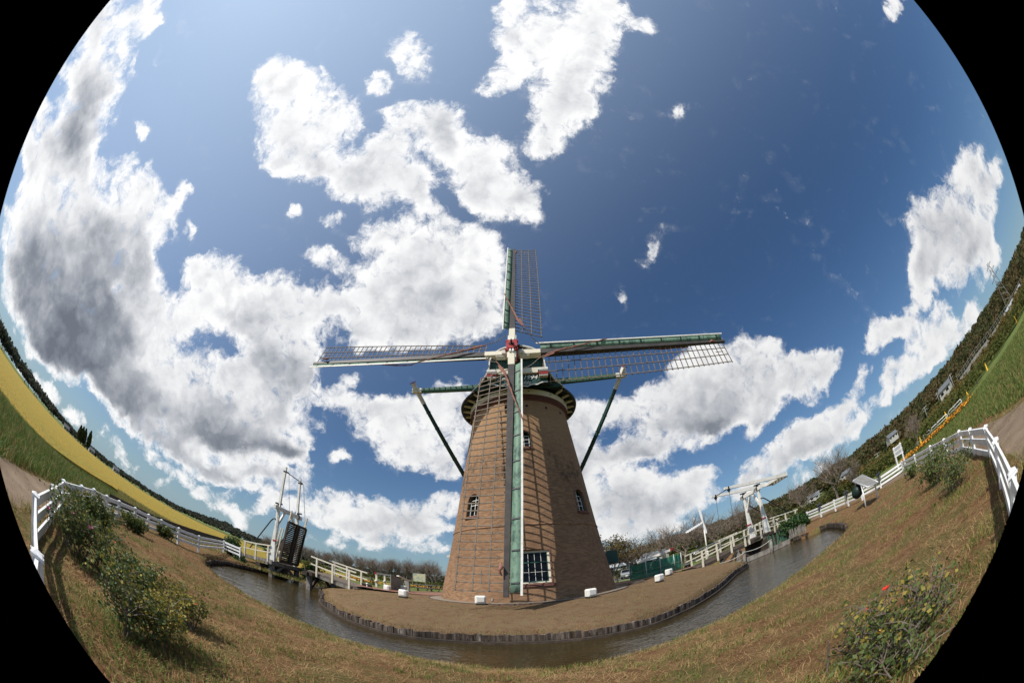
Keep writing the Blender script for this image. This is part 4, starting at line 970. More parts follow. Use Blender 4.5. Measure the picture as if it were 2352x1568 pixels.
# leaf: dark planks with slits of light between them
hx, hz = XB+.42, .45; tx, tz = XB+.98, 3.45; y0, y1 = YA+.02, YB-.30
g = MB(); dv = V3((tx-hx, 0, tz-hz)); nrm = V3((dv.z, 0, -dv.x)).normalized(); n = 21
for i in range(n):
    a = V3((hx, 0, hz))+dv*(i+.08)/n; b = V3((hx, 0, hz))+dv*(i+.84)/n; c_ = (a+b)/2
    g.bar(V3((c_.x, y0+.04, c_.z)), V3((c_.x, y1-.04, c_.z)), (b-a).length, .05, up=nrm)
leaf = g.build('bridge_leaf', M['dark_wood'], lb)
g = MB()
for y in (y0, (y0+y1)/2-.04, (y0+y1)/2+.22, y1): g.bar(V3((hx, y, hz))+nrm*.10, V3((tx, y, tz))+nrm*.10, .10 if y in (y0, y1) else .16, .16, up=nrm)
for t in (0.0, 1.0): g.bar(V3((hx, y0, hz))+dv*t+nrm*.1, V3((hx, y1, hz))+dv*t+nrm*.1, .16, .10, up=nrm)
g.build('leaf_frame', M['dark_wood'], leaf)
for y in (y0+.12, y1-.1):
    g = MB(); g.bar(V3((tx-.06, y, tz-.5)), V3((tx+.16, y, tz+.85)), .10, .10, up=(1, 0, 0)); g.bar(V3((tx-.02, y-.02, tz+.2)), V3((tx+.22, y-.02, tz+.2)), .06, .06); g.build('hanger', M['cream_paint'], lb)
for y in (y0-.05, y1+.02):
    g = MB(); g.bar(V3((hx-.22, y, hz)), V3((tx-.28, y, tz-.6)), .07, .07, up=(1, 0, 0)); g.bar(V3((hx-.5, y, hz+.1)), V3((tx-.5, y, tz-.6)), .07, .07, up=(1, 0, 0)); g.build('handrail', M['cream_paint'], lb)
for y in (YA, YB):
    g = MB(); g.tube([V3((XB-.05, y-.12, 3.40)), V3((XB-.25, y-.12, 3.36)), V3((XB-.45, y-.12, 3.18)), V3((-18.5, y-.12, .5))], .045, 6); g.build('stay', M['black_iron'], lb)
# approach deck and trestle
g = MB()
for i in range(16):
    x = -19.2+i*.2; g.box((x, 21.5, deck_profile(-1, x)-.05), (.185, 2.9, .06))
g.build('deck', M['deck_wood'], lb)
g = MB()
for y in (20.1, 22.9): g.bar((-19.3, y, -.16), (-16.0, y, .22), .14, .22)
g.bar((-15.95, 19.6, .12), (-15.95, 23.4, .12), .26, .26); g.bar((-16.2, 19.5, -.02), (-16.2, 23.5, -.02), .24, .22); g.each('girder', M['grey_wood'], lb)
for y in (19.95, 23.05):
    g = MB(); g.bar((-16.05, y, -1.5), (-16.05, y, .05), .30, .30, up=(1, 0, 0)); g.build('pile', M['grey_wood'], lb)
g = MB(); g.bar((-16.05, 20.05, -.85), (-16.05, 21.2, .0), .14, .18); g.bar((-16.05, 22.95, -.85), (-16.05, 21.8, .0), .14, .18); g.each('trestle_brace', M['grey_wood'], lb)
g = MB(); g.box((-17.2, 21.5, -.75), (.4, 3.6, 1.1)); g.build('abutment', M['dark_wood'], lb)
rails(lb, [-18.9, -17.75, -16.55], 20.05, -1, 1.0, .2); rails(lb, [-18.9, -17.75, -16.55], 22.95, -1, 1.0, .2)
# -- the fixed ramp on the island side
rb = thing('bridge_ramp', (-11, 21.3, WZ), 'short sloping bridge ramp with cream handrails just left of the mill', 'bridge')
g = MB()
for i in range(20):
    x = -12.75+i*.178; g.box((x, 21.25, deck_profile(-1, x)-.04), (.165, 3.1, .06), Matrix.Rotation(math.atan(.13), 3, 'Y'))
g.build('deck', M['deck_wood'], rb)
g = MB()
for y in (19.75, 22.75): g.bar((-12.95, y, .26), (-9.5, y, -.16), .12, .20)
g.each('girder', M['grey_wood'], rb)
g = MB(); g.bar((-12.75, 19.2, .16), (-12.75, 23.4, .16), .34, .24); g.bar((-12.35, 19.3, .20), (-12.35, 23.2, .20), .22, .22)
for x, y in ((-12.9, 19.55), (-12.6, 20.1), (-12.9, 22.4), (-12.2, 23.0)): g.box((x, y, .38), (.12, .16, .14))
g.build('cap_beam', M['dark_wood'], rb)
for y in (19.7, 22.9):
    g = MB(); g.bar((-12.7, y, -1.5), (-12.7, y, .1), .30, .30, up=(1, 0, 0)); g.build('pile', M['grey_wood'], rb)
g = MB(); g.bar((-12.7, 19.85, -.85), (-12.7, 20.9, .05), .14, .18); g.bar((-12.7, 22.75, -.85), (-12.7, 21.6, .05), .14, .18); g.each('trestle_brace', M['dark_wood'], rb)
rails(rb, [-12.1, -10.95, -9.8], 19.62, -1, 1.0, .45); rails(rb, [-12.6, -11.6, -10.5], 22.85, -1, 1.0, .45)
# -- right bridge, leaf down
XR, YC, YD = 17.3, 22.3, 24.4
r_ = thing('drawbridge', (XR, 23.4, WZ), 'white wooden drawbridge with its leaf lowered and balance beams level, right of the mill', 'drawbridge')
portal(r_, XR, YC, YD, 4.15, 1)
for y in (YC, YD):
    g = MB(); g.bar((14.2, y, 5.08), (20.8, y, 4.56), .17, .17, w2=.17, h2=.34); g.build('balance_beam', M['white_paint'], r_)
    g = MB(); g.box((14.55, y, 5.03), (.12, .20, .24)); g.add([(14.45, y-.09, 4.93), (14.7, y-.09, 4.91), (14.7, y+.09, 4.91), (14.45, y+.09, 4.93), (14.57, y, 4.62)], [(0, 1, 4), (1, 2, 4), (2, 3, 4), (3, 0, 4)]); g.build('iron_strap', M['black_iron'], r_)
    g = MB(); chain_mesh(g, V3((14.57, y, 4.62)), V3((14.35, y, .55)), 60); g.build('chain', M['iron_chain'], r_)
    g = MB(); g.tube([V3((XR, y-.12, 3.42)), V3((XR+.25, y-.12, 3.38)), V3((XR+.5, y-.12, 3.2)), V3((20.9, y-.12, .55))], .045, 6); g.build('stay', M['black_iron'], r_)
g = MB(); g.tube([V3((14.5, YC, 5.0)), V3((14.5, YD, 5.0))], .035, 6); g.build('tie_rod', M['black_iron'], r_)
g = MB(); g.bar((20.75, YC, 4.50), (20.75, YD, 4.50), .22, .34); g.bar((19.9, YC, 4.60), (19.9, YD, 4.60), .16, .26)
for k in range(5): g.bar((20.1, YC+.1+k*.45, 4.62), (20.75, YC+.1+k*.45, 4.56), .34, .10)
g.build('counterweight', M['white_paint'], r_)
g = MB(); pts = [V3((20.8, YC, 4.4)), V3((20.75, YC-.05, 3.2)), V3((20.3, YC-.1, 2.35)), V3((19.6, YC-.12, 2.0)), V3((18.9, YC-.12, 1.9))]; g.tube(pts, .012, 4); g.build('pull_rope', M['rope'], r_)
g = MB()
for i in range(50):
    x = 11.0+i*.2; s_ = math.atan(deck_profile(1, x+.1)-deck_profile(1, x-.1))/.2*.2
    g.box((x, 23.35, deck_profile(1, x)-.04), (.185, 2.5, .06))
g.build('deck', M['deck_wood'], r_)
g = MB()
for y in (22.15, 24.55):
    q = [11.0, 13.75, 17.2, 20.8]
    for a, b in zip(q, q[1:]): g.bar((a, y, deck_profile(1, a)-.18), (b, y, deck_profile(1, b)-.18), .13, .22)
g.each('girder', M['dark_wood'], r_)
for x, y in ((14.3, 22.2), (14.3, 24.5), (16.9, 22.2), (16.9, 24.5)):
    g = MB(); g.bar((x, y, -1.5), (x, y, deck_profile(1, x)-.25), .28, .28, up=(1, 0, 0)); g.build('pile', M['grey_wood'], r_)
g = MB(); g.bar((13.2, 22.1, -.8), (14.2, 22.1, .1), .14, .16); g.bar((15.4, 22.1, -.8), (14.4, 22.1, .1), .14, .16); g.bar((12.3, 22.1, -.7), (13.6, 22.1, .15), .14, .16); g.each('trestle_brace', M['dark_wood'], r_)
g = MB(); g.box((17.5, 23.35, -.5), (1.6, 2.6, 1.3)); g.build('abutment', M['dark_wood'], r_)
rails(r_, [11.35, 12.55, 13.75, 15.0], 22.0, 1, 1.0, .5); rails(r_, [15.4, 16.6], 22.05, 1, 1.0, .3); rails(r_, [11.8, 13.1, 14.4, 15.7], 24.7, 1, 1.0, .5); rails(r_, [18.05, 19.4, 20.6], 22.05, 1, 1.0, .3); rails(r_, [18.05, 19.4, 20.6], 24.7, 1, 1.0, .3)
# walkway of boards on piles across the moat in front of it, with a sagging rope
dm = thing('dam', (14.5, 22, WZ), 'weathered timber dam with rope across the moat before the lowered bridge', 'dam')
g = MB(); g.bar((12.6, 22.1, -.76), (17.6, 20.0, -.76), .10, .36); g.bar((12.6, 22.35, -.66), (17.6, 20.25, -.66), .30, .07); g.build('wall', M['grey_wood'], dm)
for x, y in ((14.25, 21.25), (16.15, 20.45)):
    g = MB(); g.tube([(x, y, -1.4), (x, y, -.02)], .13, 8); g.build('pile', M['grey_wood'], dm)
g = MB(); P = []
for a, b, sg in (((12.3, 21.4, -.25), (14.25, 21.1, -.12), .12), ((14.25, 21.1, -.12), (16.15, 20.3, .0), .16)):
    for k in range(9): t = k/8; P.append(V3(a).lerp(V3(b), t)-V3((0, 0, sg*math.sin(math.pi*t))))
g.tube(P, .022, 5); g.build('rope', M['cord_rope'], dm)
# green picket fence and the grey stakes on the right bank
def pickets(name, label, pts, h, hv, m, step, lean=.15, w=.06):
    random.seed(9); P = along(pts, step, 0); root = thing(name, P[0][:2]+(-.7,), label, 'fence')
    for i, (x, y, z) in enumerate(P):
        zb = max(hgt(x, y), -.9)-.05; hh = h+random.uniform(-hv, hv); g = MB(); g.bar((x, y, zb), (x+random.uniform(-lean, lean)*hh, y, zb+hh), w*random.uniform(.8, 1.3), .03); g.build('picket', M[m], root)
    return root
M['picket_green'] = mat('picket_green', worn((.055, .16, .11), (.12, .13, .10), 6, .52), .7)
pickets('picket_fence', 'ragged green picket fence at the waterside below the lowered bridge', [(16.2, 20.75), (18.0, 20.3), (18.6, 19.9)], 1.15, .22, 'picket_green', .11)
pickets('stake_fence', 'row of short bleached stakes at the foot of the ivy', [(17.75, 20.1), (18.0, 19.0), (17.9, 18.4)], .62, .15, 'grey_wood', .09, .1, .07)
def gz(x, y, z0=-.5):
    q = at(x, y, z0)
    for _ in range(4): q = at(x, y, hgt(q.x, q.y))
    return q
# ------------------------------------------------------------------ lamps and small things on the island
def floodlight(name='floodlight'):
    r0 = thing(name, (0, 0, 0), '', 'floodlight', 'white floodlight boxes round the mill')
    g = MB(); g.box((0, 0, .25), (.46, .32, .40)); g.box((0, 0, .27), (.40, .36, .34)); g.build('housing', M['white_paint'], r0, bevel=.06)
    g = MB(); g.box((0, 0, .035), (.40, .26, .05)); g.build('foot', M['black_iron'], r0)
    return r0
fl = floodlight(); CH[fl.name] = list(fl.children)
spots = [((1104, 1388), .15, 'white floodlight box on the lawn straight before the big lower sail, left of centre', 0), ((1358, 1372), .35, 'white floodlight box alone on the lawn at the right foot of the tower', .0),
 ((926.8, 1371), -.3, 'nearer of the two stacked-looking white boxes left of the mill, patched side', 0), ((926.3, 1357), -.2, 'farther white box directly behind the patched one, left of the mill', 0), ((889.5, 1358), -.4, 'white box with flaps standing leftmost, by the ramp of the bridge', 0),
 ((1515, 1336), .5, 'nearer white box on the lawn between the mill and the right bridge', 0), ((1537, 1321), .55, 'white box farthest right, beside the green net fence', 0)]
for i, (px, rz, lab, _) in enumerate(spots):
    o = fl if i == 0 else copy_tree(fl)
    q = gz(*px, .1); o.location = (q.x, q.y, hgt(q.x, q.y)-.01); o.rotation_euler = (0, 0, rz); o['label'] = lab
def lamp_flat(px, rz, lab, z=None):
    q = at(px[0], px[1], 0.0); z = hgt(q.x, q.y) if z is None else z; q = at(px[0], px[1], z)
    o = thing('spotlight', (0, 0, 0), lab, 'spotlight', 'low black spotlights')
    g = MB(); g.box((-.28, 0, .20), (.42, .05, .30), Matrix.Rotation(.5, 3, 'X')); g.box((.30, 0, .20), (.42, .05, .30), Matrix.Rotation(.5, 3, 'X')); g.build('panel', M['black_iron'], o)
    g = MB(); g.tube([(0, 0, -.05), (0, 0, .32)], .04, 8); g.lathe([(0, .42), (.06, .40), (.085, .34), (.06, .28), (0, .26)], n=12); g.build('bracket', M['white_paint'], o)
    o.location = (q.x, q.y, z); o.rotation_euler = (0, 0, rz)
lamp_flat((843, 1351), -.5, 'black double spotlight with white knob at the foot of the left ramp')
lamp_flat((1580, 1305), .6, 'black double spotlight with white knob at the foot of the right bridge')
q = at(1462, 1343, 0); g = MB(); g.box((0, 0, .07), (1.0, .22, .16)); o = g.build('timber_block', M['old_wood']); o.location = (q.x, q.y, hgt(q.x, q.y)-.02); o.rotation_euler = (0, 0, .35); tag(o, 'weathered timber block lying on the lawn by the gravel', 'timber')
q = at(1512, 1320, 0.0); g = MB(); g.box((0, 0, .25), (1.1, .6, .12)); g.box((0, 0, .1), (.9, .5, .2)); o = g.build('planter_tray', M['steel'], bevel=.03); o.location = (q.x, q.y, -.02); o.rotation_euler = (0, 0, .3); tag(o, 'pale grey tray on the ground behind the white boxes', 'tray')
# entrance rails with red tips, one each side, and the leaning board boxes
def entrance(px0, px1, dpx, lab, z0, flip):
    a = at(px0[0], px0[1], z0); b = at(px1[0], px1[1], z0); a.z = b.z = z0
    root = thing('entrance_rail', a, lab, 'railing'); d_ = (b-a).normalized()
    for p in (a, b):
        g = MB(); g.box(p+V3((0, 0, .55)), (.15, .15, 1.1)); g.build('post', M['cream_paint'], root)
        g = MB(); g.tube([p-d_*.32+V3((0, 0, .52)), p+d_*.32+V3((0, 0, .52))], .11, 10); g.build('cross_piece', M['cream_paint'], root)
    g = MB(); g.bar(a-d_*.45+V3((0, 0, 1.17)), b+d_*2.4+V3((0, 0, 1.17-.0)), .12, .14); g.build('beam', M['white_paint'], root)
    g = MB(); g.bar(a-d_*.60+V3((0, 0, 1.17)), a-d_*.44+V3((0, 0, 1.17)), .14, .16); g.build('tip', M['red_paint'], root)
    return a, b, d_
entrance((865, 1347.5), (884, 1346.8), None, 'white rail on two posts with a red tip beside the brick path on the left', .0, 1)
def at_az(x, y, r, z): d = dirp(x, y); h = math.hypot(d.x, d.y); return V3((d.x/h*r, d.y/h*r, z))
a = at_az(1536, 1300, 28, .0); b = at_az(1500, 1300, 29, .0)
root = thing('entrance_rail', a, 'white rail with a red tip on the right behind the green net', 'railing'); d_ = (b-a).normalized()
g = MB(); g.box(a+V3((0, 0, .8)), (.17, .17, 1.6)); g.build('post', M['cream_paint'], root)
g = MB(); g.bar(a-V3((.45, 0, -.75)), a+V3((.45, 0, .75)), .16, .2); g.build('cross_piece', M['cream_paint'], root)
g = MB(); g.bar(a-d_*.4+V3((0, 0, 1.85)), b+d_*1.6+V3((0, 0, 1.45)), .14, .2); g.build('beam', M['white_paint'], root)
g = MB(); g.bar(a-d_*.6+V3((0, 0, 1.87)), a-d_*.39+V3((0, 0, 1.86)), .16, .22); g.build('tip', M['red_paint'], root)
# two grey board boxes under a white cap, left of the mill
c0 = at_az(897, 1350, 24.2, -.1); c1 = at_az(925, 1352, 25.4, -.1); c2 = at_az(941, 1354, 24.6, -.1)
root = thing('board_shelter', c0, 'grey upright board cabinet with white sloping top on the left lawn', 'cabinet')
g = MB(); g.add([c0, c1, c1+V3((0, 0, 1.0)), c0+V3((0, 0, 1.35))], [(0, 1, 2, 3)]); g.build('side_panel', M['grey_panel'], root, solid=.06)
g = MB(); g.add([c1+V3((.1, .1, 0)), c2, c2+V3((0, 0, .98)), c1+V3((.1, .1, 1.0))], [(0, 1, 2, 3)]); g.build('side_panel', M['grey_panel'], root, solid=.06)
g = MB(); g.bar(c0+V3((.5, 0, 1.30)), c2+V3((0, 0, 1.02)), .30, .06); g.build('top_board', M['white_paint'], root)
# brown shrub heap beyond and marigold beds, tables, notice board on the far left lawn
# green net fence right of the mill
NP = [at_az(1448, 1330, 26.5, .0), at_az(1486.6, 1330, 25.5, 0), at_az(1518.8, 1316.6, 25.5, 0), at_az(1551.4, 1312.6, 26, 0), at_az(1568, 1311, 26.5, 0)]
nf = thing('net_fence', NP[0], 'green mesh net hung on thin posts right of the mill', 'fence')
for i, p in enumerate(NP):
    g = MB(); g.tube([p, p+V3((0, 0, 1.42))], .035, 6); g.build('post', M['steel'], nf)
def net(t):
    tr = t.n.new('ShaderNodeBsdfTransparent'); mx = t.n.new('ShaderNodeMixShader'); mx.inputs[0].default_value = .90
    out = [q for q in t.n if q.type == 'OUTPUT_MATERIAL'][0]; t.l.new(tr.outputs[0], mx.inputs[1]); t.l.new(t.b.outputs[0], mx.inputs[2]); t.l.new(mx.outputs[0], out.inputs[0])
    return t.mix(t.mapr(t.noise(t.pos, 1.5, 4, .6), .4, .65), (.010, .12, .075), (.02, .19, .12))
mat('net_mesh', net, .8)
g = MB(); rows = [[], []]
for a, b in zip(NP, NP[1:]):
    for k in range(8): t = k/8; p = a.lerp(b, t); s_ = .07*math.sin(math.pi*t); rows[0].append(p+V3((0, 0, .08))); rows[1].append(p+V3((0, .04*math.sin(k*2), 1.36-s_)))
g.grid(rows, False); g.build('net', M['net_mesh'], nf)
g = MB(); 
for a, b in zip(NP, NP[1:]): g.tube([a+V3((0, 0, .75)), a.lerp(b, .5)+V3((0, 0, .70)), b+V3((0, 0, .75))], .018, 4)
g.build('cord', M['rope'], nf)
# low model windmill on a pole behind the right bridge
def wmill():
    p = at_az(1626, 1278, 38, -.1); root = thing('model_windmill', p, 'small white model windmill on a slim pole behind the right bridge', 'model windmill')
    g = MB(); g.tube([p, p+V3((0, 0, 3.9))], [.09, .07], 8); g.tube([p, p+V3((0, 0, .9))], .14, 8); g.build('pole', M['white_paint'], root)
    h = p+V3((-.1, -.1, 4.1)); g = MB(); g.box(h, (.35, .3, .45)); g.box(h+V3((0, 0, .3)), (.2, .2, .2)); g.build('body', M['steel'], root)
    ax = V3((-.35, -.9, .1)).normalized(); x = V3((.92, -.36, .1)).normalized(); y = V3((0, 0, 1)); rr = h+ax*.3
    for k, (dd, ll) in enumerate(((V3((-.93, .1, -.28)), 2.1), (V3((-.12, 0, 1)), 1.7), (V3((.16, 0, -1)), 1.3))):
        g = MB(); dd = dd.normalized(); g.bar(rr, rr+dd*ll, .05, .16, up=dd.cross(ax)); 
        for j in range(7): g.bar(rr+dd*(.4+j*(ll-.5)/7), rr+dd*(.4+(j+.6)*(ll-.5)/7), .03, .26, up=dd.cross(ax))
        g.build('sail', M['fence_white'], root)
wmill()
# information lectern, green tub and black wedge lamps by the right fence
cor = [(1958.5, 1104.8), (1979.5, 1090.2), (2018, 1107.6), (1993.3, 1118.6)]
rr = 19.0; Q_ = [at_az(1958.5, 1104.8, 19.6, 0), at_az(1979.5, 1090.2, 20.4, 0), at_az(2018, 1107.6, 18.3, 0), at_az(1993.3, 1118.6, 17.7, 0)]
for p, (x, y) in zip(Q_, cor): 
    d = dirp(x, y); p.z = EYE+math.hypot(p.x, p.y)*d.z/math.hypot(d.x, d.y)
root = thing('information_lectern', (Q_[3].x, Q_[3].y, -.3), 'tilted grey information board on two legs by the right bank fence', 'information board')
g = MB(); g.add(Q_, [(0, 1, 2, 3)]); g.build('panel', M['grey_panel'], root, solid=.05)
g = MB(); 
for a, b in zip(Q_, Q_[1:]+Q_[:1]): g.tube([a, b], .045, 6)
g.build('frame', M['steel'], root)
for p in (Q_[3]*.6+Q_[0]*.4, Q_[2]*.75+Q_[1]*.25):
    g = MB(); g.tube([V3((p.x, p.y, p.z)), V3((p.x, p.y, hgt(p.x, p.y)-.05))], .05, 6); g.build('leg', M['fence_white'], root)
c = at_az(1970, 1128, 19.4, 0); zc = EYE+19.4*math.tan(R(azel(1970, 1128)[1])); ax = V3((-.95, -.35, 0)).normalized()
g = MB(); prof = [(0, 0), (.30, 0), (.36, .05), (.36, .11), (.28, .14), (.25, .32), (0, .32)]
g.lathe(prof, n=28); rot = ax.to_track_quat('Z', 'Y').to_matrix(); g.v = [tuple(rot@V3(v)) for v in g.v]
mat('tub_green', worn((.008, .022, .018), (.015, .03, .025), 3, .5), .5)
o = g.build('tub', M['tub_green']); o.location = (c.x, c.y, zc); tag(o, 'round dark green tub tipped on its side by the right fence', 'tub')
for (x, y, r0, lab) in ((2034, 1091, 16.9, 'black wedge lamp on the right fence post nearest the rose bush'), (1937, 1144, 20.6, 'small black lamp on the right fence left of the green tub'), (1873, 1176, 23.5, 'small black lamp on the right fence near the bridge end')):
    allp = [V3(q) for q in Rp+Rfar]; d = dirp(x, y); az_ = math.atan2(d.x, d.y); q = min(allp, key=lambda t: abs(math.atan2(t.x, t.y)-az_)); p = q+V3((-.12, -.05, .86)); zb = q.z
    root = thing('wedge_lamp', (p.x, p.y, zb), lab, 'lamp', 'black wedge lamps along the right fence')
    g = MB(); rot = Matrix.Rotation(-.4, 3, 'Y')@Matrix.Rotation(.6, 3, 'Z'); g.box(p, (.46, .32, .07), rot); g.build('head', M['black_iron'], root)
    g = MB(); g.tube([(p.x, p.y, zb+.3), p], .035, 6); g.build('stand', M['black_iron'], root)
# ------------------------------------------------------------------ vegetation
def mesh_np(name, V, F, mats, parent=None, mi=None, smooth=False, k=4):
    me = bpy.data.meshes.new(name); me.vertices.add(len(V)); me.vertices.foreach_set('co', np.asarray(V, np.float32).ravel())
    nf = len(F); me.loops.add(nf*k); me.loops.foreach_set('vertex_index', np.asarray(F, np.int32).ravel())
    me.polygons.add(nf); me.polygons.foreach_set('loop_start', np.arange(0, nf*k, k, dtype=np.int32)); me.polygons.foreach_set('loop_total', np.full(nf, k, np.int32))
    for m in (mats if isinstance(mats, (list, tuple)) else [mats]): me.materials.append(M[m] if isinstance(m, str) else m)
    if mi is not None: me.polygons.foreach_set('material_index', np.asarray(mi, np.int32))
    me.update(calc_edges=True); o = bpy.data.objects.new(name, me); C.objects.link(o)
    if parent is not None: o.parent = parent; o.location = -parent_world(parent)
    return o
RNG = np.random.default_rng(7)
def leaf_quads(P, size, flat=0.0, aspect=1.5):
    n = len(P); a = RNG.normal(size=(n, 3)); a[:, 2] *= (1-flat*.6); a /= np.linalg.norm(a, axis=1)[:, None]
    b = RNG.normal(size=(n, 3)); b -= (a*b).sum(1)[:, None]*a; b /= np.linalg.norm(b, axis=1)[:, None]
    s = (np.asarray(size)*RNG.uniform(.6, 1.25, n))[:, None]
    A = a*s*aspect/2; B = b*s/2
    V = np.stack([P-A, P+B, P+A, P-B], 1).reshape(-1, 3); F = np.arange(4*n).reshape(-1, 4); return V, F
def grass(name, X, Y, h, w, mats, frac=(1,), lean=.6, z=None, kind='stuff', droop=0):
    n = len(X); Z = height(X, Y) if z is None else (z if hasattr(z, '__len__') else np.full(n, z))
    a = RNG.uniform(0, 2*math.pi, n); hh = h*RNG.uniform(.5, 1.4, n) if not hasattr(h, '__len__') else h; t = np.abs(RNG.normal(0, lean, n)) if lean < 1.1 else RNG.normal(1.36, .16, n); t = np.clip(t, 0, 1.50)
    d = np.stack([np.cos(a)*np.sin(t), np.sin(a)*np.sin(t), np.cos(t)], 1)
    s = np.stack([-np.sin(a), np.cos(a), np.zeros(n)], 1)*(w*RNG.uniform(.6, 1.3, n))[:, None]/2
    B = np.stack([X, Y, Z-.01], 1); mid = B+d*(hh*.55)[:, None]; tip = B+d*hh[:, None]+np.stack([np.cos(a), np.sin(a), -np.ones(n)*.7], 1)*(hh*.16)[:, None]
    V = np.stack([B-s, B+s, mid+s*.7, tip, mid-s*.7], 1).reshape(-1, 3)
    i = np.arange(n)*5; F = np.concatenate([np.stack([i, i+1, i+2, i+4], 1), np.stack([i+4, i+2, i+3, i+3], 1)])
    F4 = np.stack([i, i+1, i+2, i+4], 1); F3 = np.stack([i+4, i+2, i+3], 1)
    me = bpy.data.meshes.new(name); me.vertices.add(len(V)); me.vertices.foreach_set('co', V.astype(np.float32).ravel())
    lv = np.concatenate([F4.ravel(), F3.ravel()]); me.loops.add(len(lv)); me.loops.foreach_set('vertex_index', lv.astype(np.int32))
    me.polygons.add(2*n); me.polygons.foreach_set('loop_start', np.concatenate([np.arange(n)*4, 4*n+np.arange(n)*3]).astype(np.int32)); me.polygons.foreach_set('loop_total', np.concatenate([np.full(n, 4), np.full(n, 3)]).astype(np.int32))
    for m in mats: me.materials.append(M[m])
    if len(mats) > 1:
        mi = (RNG.random(n) > frac[0]).astype(np.int32); me.polygons.foreach_set('material_index', np.concatenate([mi, mi]))
    me.update(calc_edges=True); o = bpy.data.objects.new(name, me); C.objects.link(o); tag(o, kind=kind); return o
def clumpy(X, Y, sc, seed, thr):
    v = np.zeros(len(X))
    for k in range(5):
        f = sc*(1.7**k); v += np.sin(X*f*1.3+seed*1.7+k+2.1*np.sin(Y*f*.7+k*2))*np.sin(Y*f+seed+1.9*k+1.7*np.sin(X*f*.6+k))/(1.35**k)
    return v > thr
def scatter(n, x0, x1, y0, y1): return RNG.uniform(x0, x1, n), RNG.uniform(y0, y1, n)
def polar(n, r0, r1, a0, a1, p=1.0):
    r = r0+(r1-r0)*RNG.random(n)**p; a = np.radians(RNG.uniform(a0, a1, n)); return r*np.sin(a), r*np.cos(a)
def on_bank(X, Y, lo=.02, hi=99):
    so = -sdist(OUT, X, Y); k = (so > lo) & (so < hi); return X[k], Y[k]
X, Y = polar(150000, 2.2, 11.5, -104, 104, .75); X, Y = on_bank(X, Y); k = ~clumpy(X, Y, 1.1, 3, .25) | (RNG.random(len(X)) < .12); X, Y = X[k], Y[k]
grass('dry_grass', X, Y, .11, .0080, ['grass_dry', 'grass_green'], (.92,), 1.15)
X, Y = polar(110000, 2.2, 12.5, -104, 104, .8); X, Y = on_bank(X, Y); k = clumpy(X, Y, 1.3, 9, .75); X, Y = X[k], Y[k]
grass('green_grass', X, Y, .10, .009, ['grass_green', 'grass_dry'], (.8,), .75)
def clumps(nc, r0, r1, a0, a1, per, sp, thr, seed):
    X, Y = polar(nc, r0, r1, a0, a1, .75); X, Y = on_bank(X, Y, .1); k = clumpy(X, Y, 1.2, seed, thr); X, Y = X[k], Y[k]
    s_ = sp*RNG.uniform(.4, 1.5, len(X)); n = len(X)*per; i = np.repeat(np.arange(len(X)), per); return X[i]+RNG.normal(0, 1, n)*s_[i], Y[i]+RNG.normal(0, 1, n)*s_[i]
X, Y = clumps(2600, 2.4, 11.5, -104, 104, 26, .07, -.1, 5); grass('green_grass', X, Y, .12, .009, ['grass_green', 'grass_dry'], (.72,), .85)
X, Y = clumps(3200, 2.4, 11.5, -104, 104, 26, .10, -1.2, 8); grass('dry_grass', X, Y, .16, .008, ['grass_dry', 'grass_green'], (.88,), 1.15)
X, Y = polar(60000, 4.5, 14, -70, 70, .8); X, Y = on_bank(X, Y, .02, .55); grass('green_grass', X, Y, .10, .009, ['grass_green', 'grass_dry'], (.6,), .7)
X, Y = polar(60000, 11, 24, -100, 100, .9); X, Y = on_bank(X, Y); k = np.hypot(X, Y-18) < 24; X, Y = X[k], Y[k]; grass('dry_grass', X, Y, .10, .014, ['grass_dry', 'grass_green'], (.7,), .9)
X, Y = scatter(90000, -13, 14, 8.5, 24); si = sdist(ISL, X, Y); k = (si > .1) & (np.hypot(X-MX, Y-MY) > 5.6); X, Y, si = X[k], Y[k], si[k]
k = clumpy(X, Y, 1.6, 4, .7) | (si < .35); grass('green_grass', X[k], Y[k], .07, .014, ['grass_dry', 'grass_green'], (.55,), .9)
k2 = ~k & (RNG.random(len(X)) < .5); grass('dry_grass', X[k2], Y[k2], .06, .014, ['grass_dry'], (1,), 1.1)
# weeds between the left path and the rice, and on the right bank beyond the path
X, Y = polar(95000, 6.5, 38, -104, -56); k = (X < -17-.0*Y) | (Y > 9+(-X-17)*.6); 
k = X < np.interp(Y, [-3, -1, .2, .9, 1.7, 3.4, 5.9, 11, 17], [-4.4, -6.7, -7.8, -9.2, -10.1, -12.1, -15.1, -19.9, -22.2]); X, Y = X[k], Y[k]
grass('tall_weeds', X, Y, .38, .020, ['verge_green', 'grass_dry'], (.86,), .45)
X, Y = polar(110000, 7, 36, 52, 104); k = X > np.interp(Y, [-3, -1, .5, 1.4, 2.4, 5, 9, 15], [5.4, 7.9, 9.7, 11.1, 12.8, 15.9, 19.4, 23.2]); X, Y = X[k], Y[k]
k = X > 4; grass('meadow_grass', X[k], Y[k], .22, .020, ['verge_green', 'grass_dry'], (.86,), .5)
X, Y = polar(26000, 24, 40, -66, -28); grass('meadow_grass', X, Y, .22, .03, ['grass_green', 'grass_dry'], (.6,), .5, z=-.62)
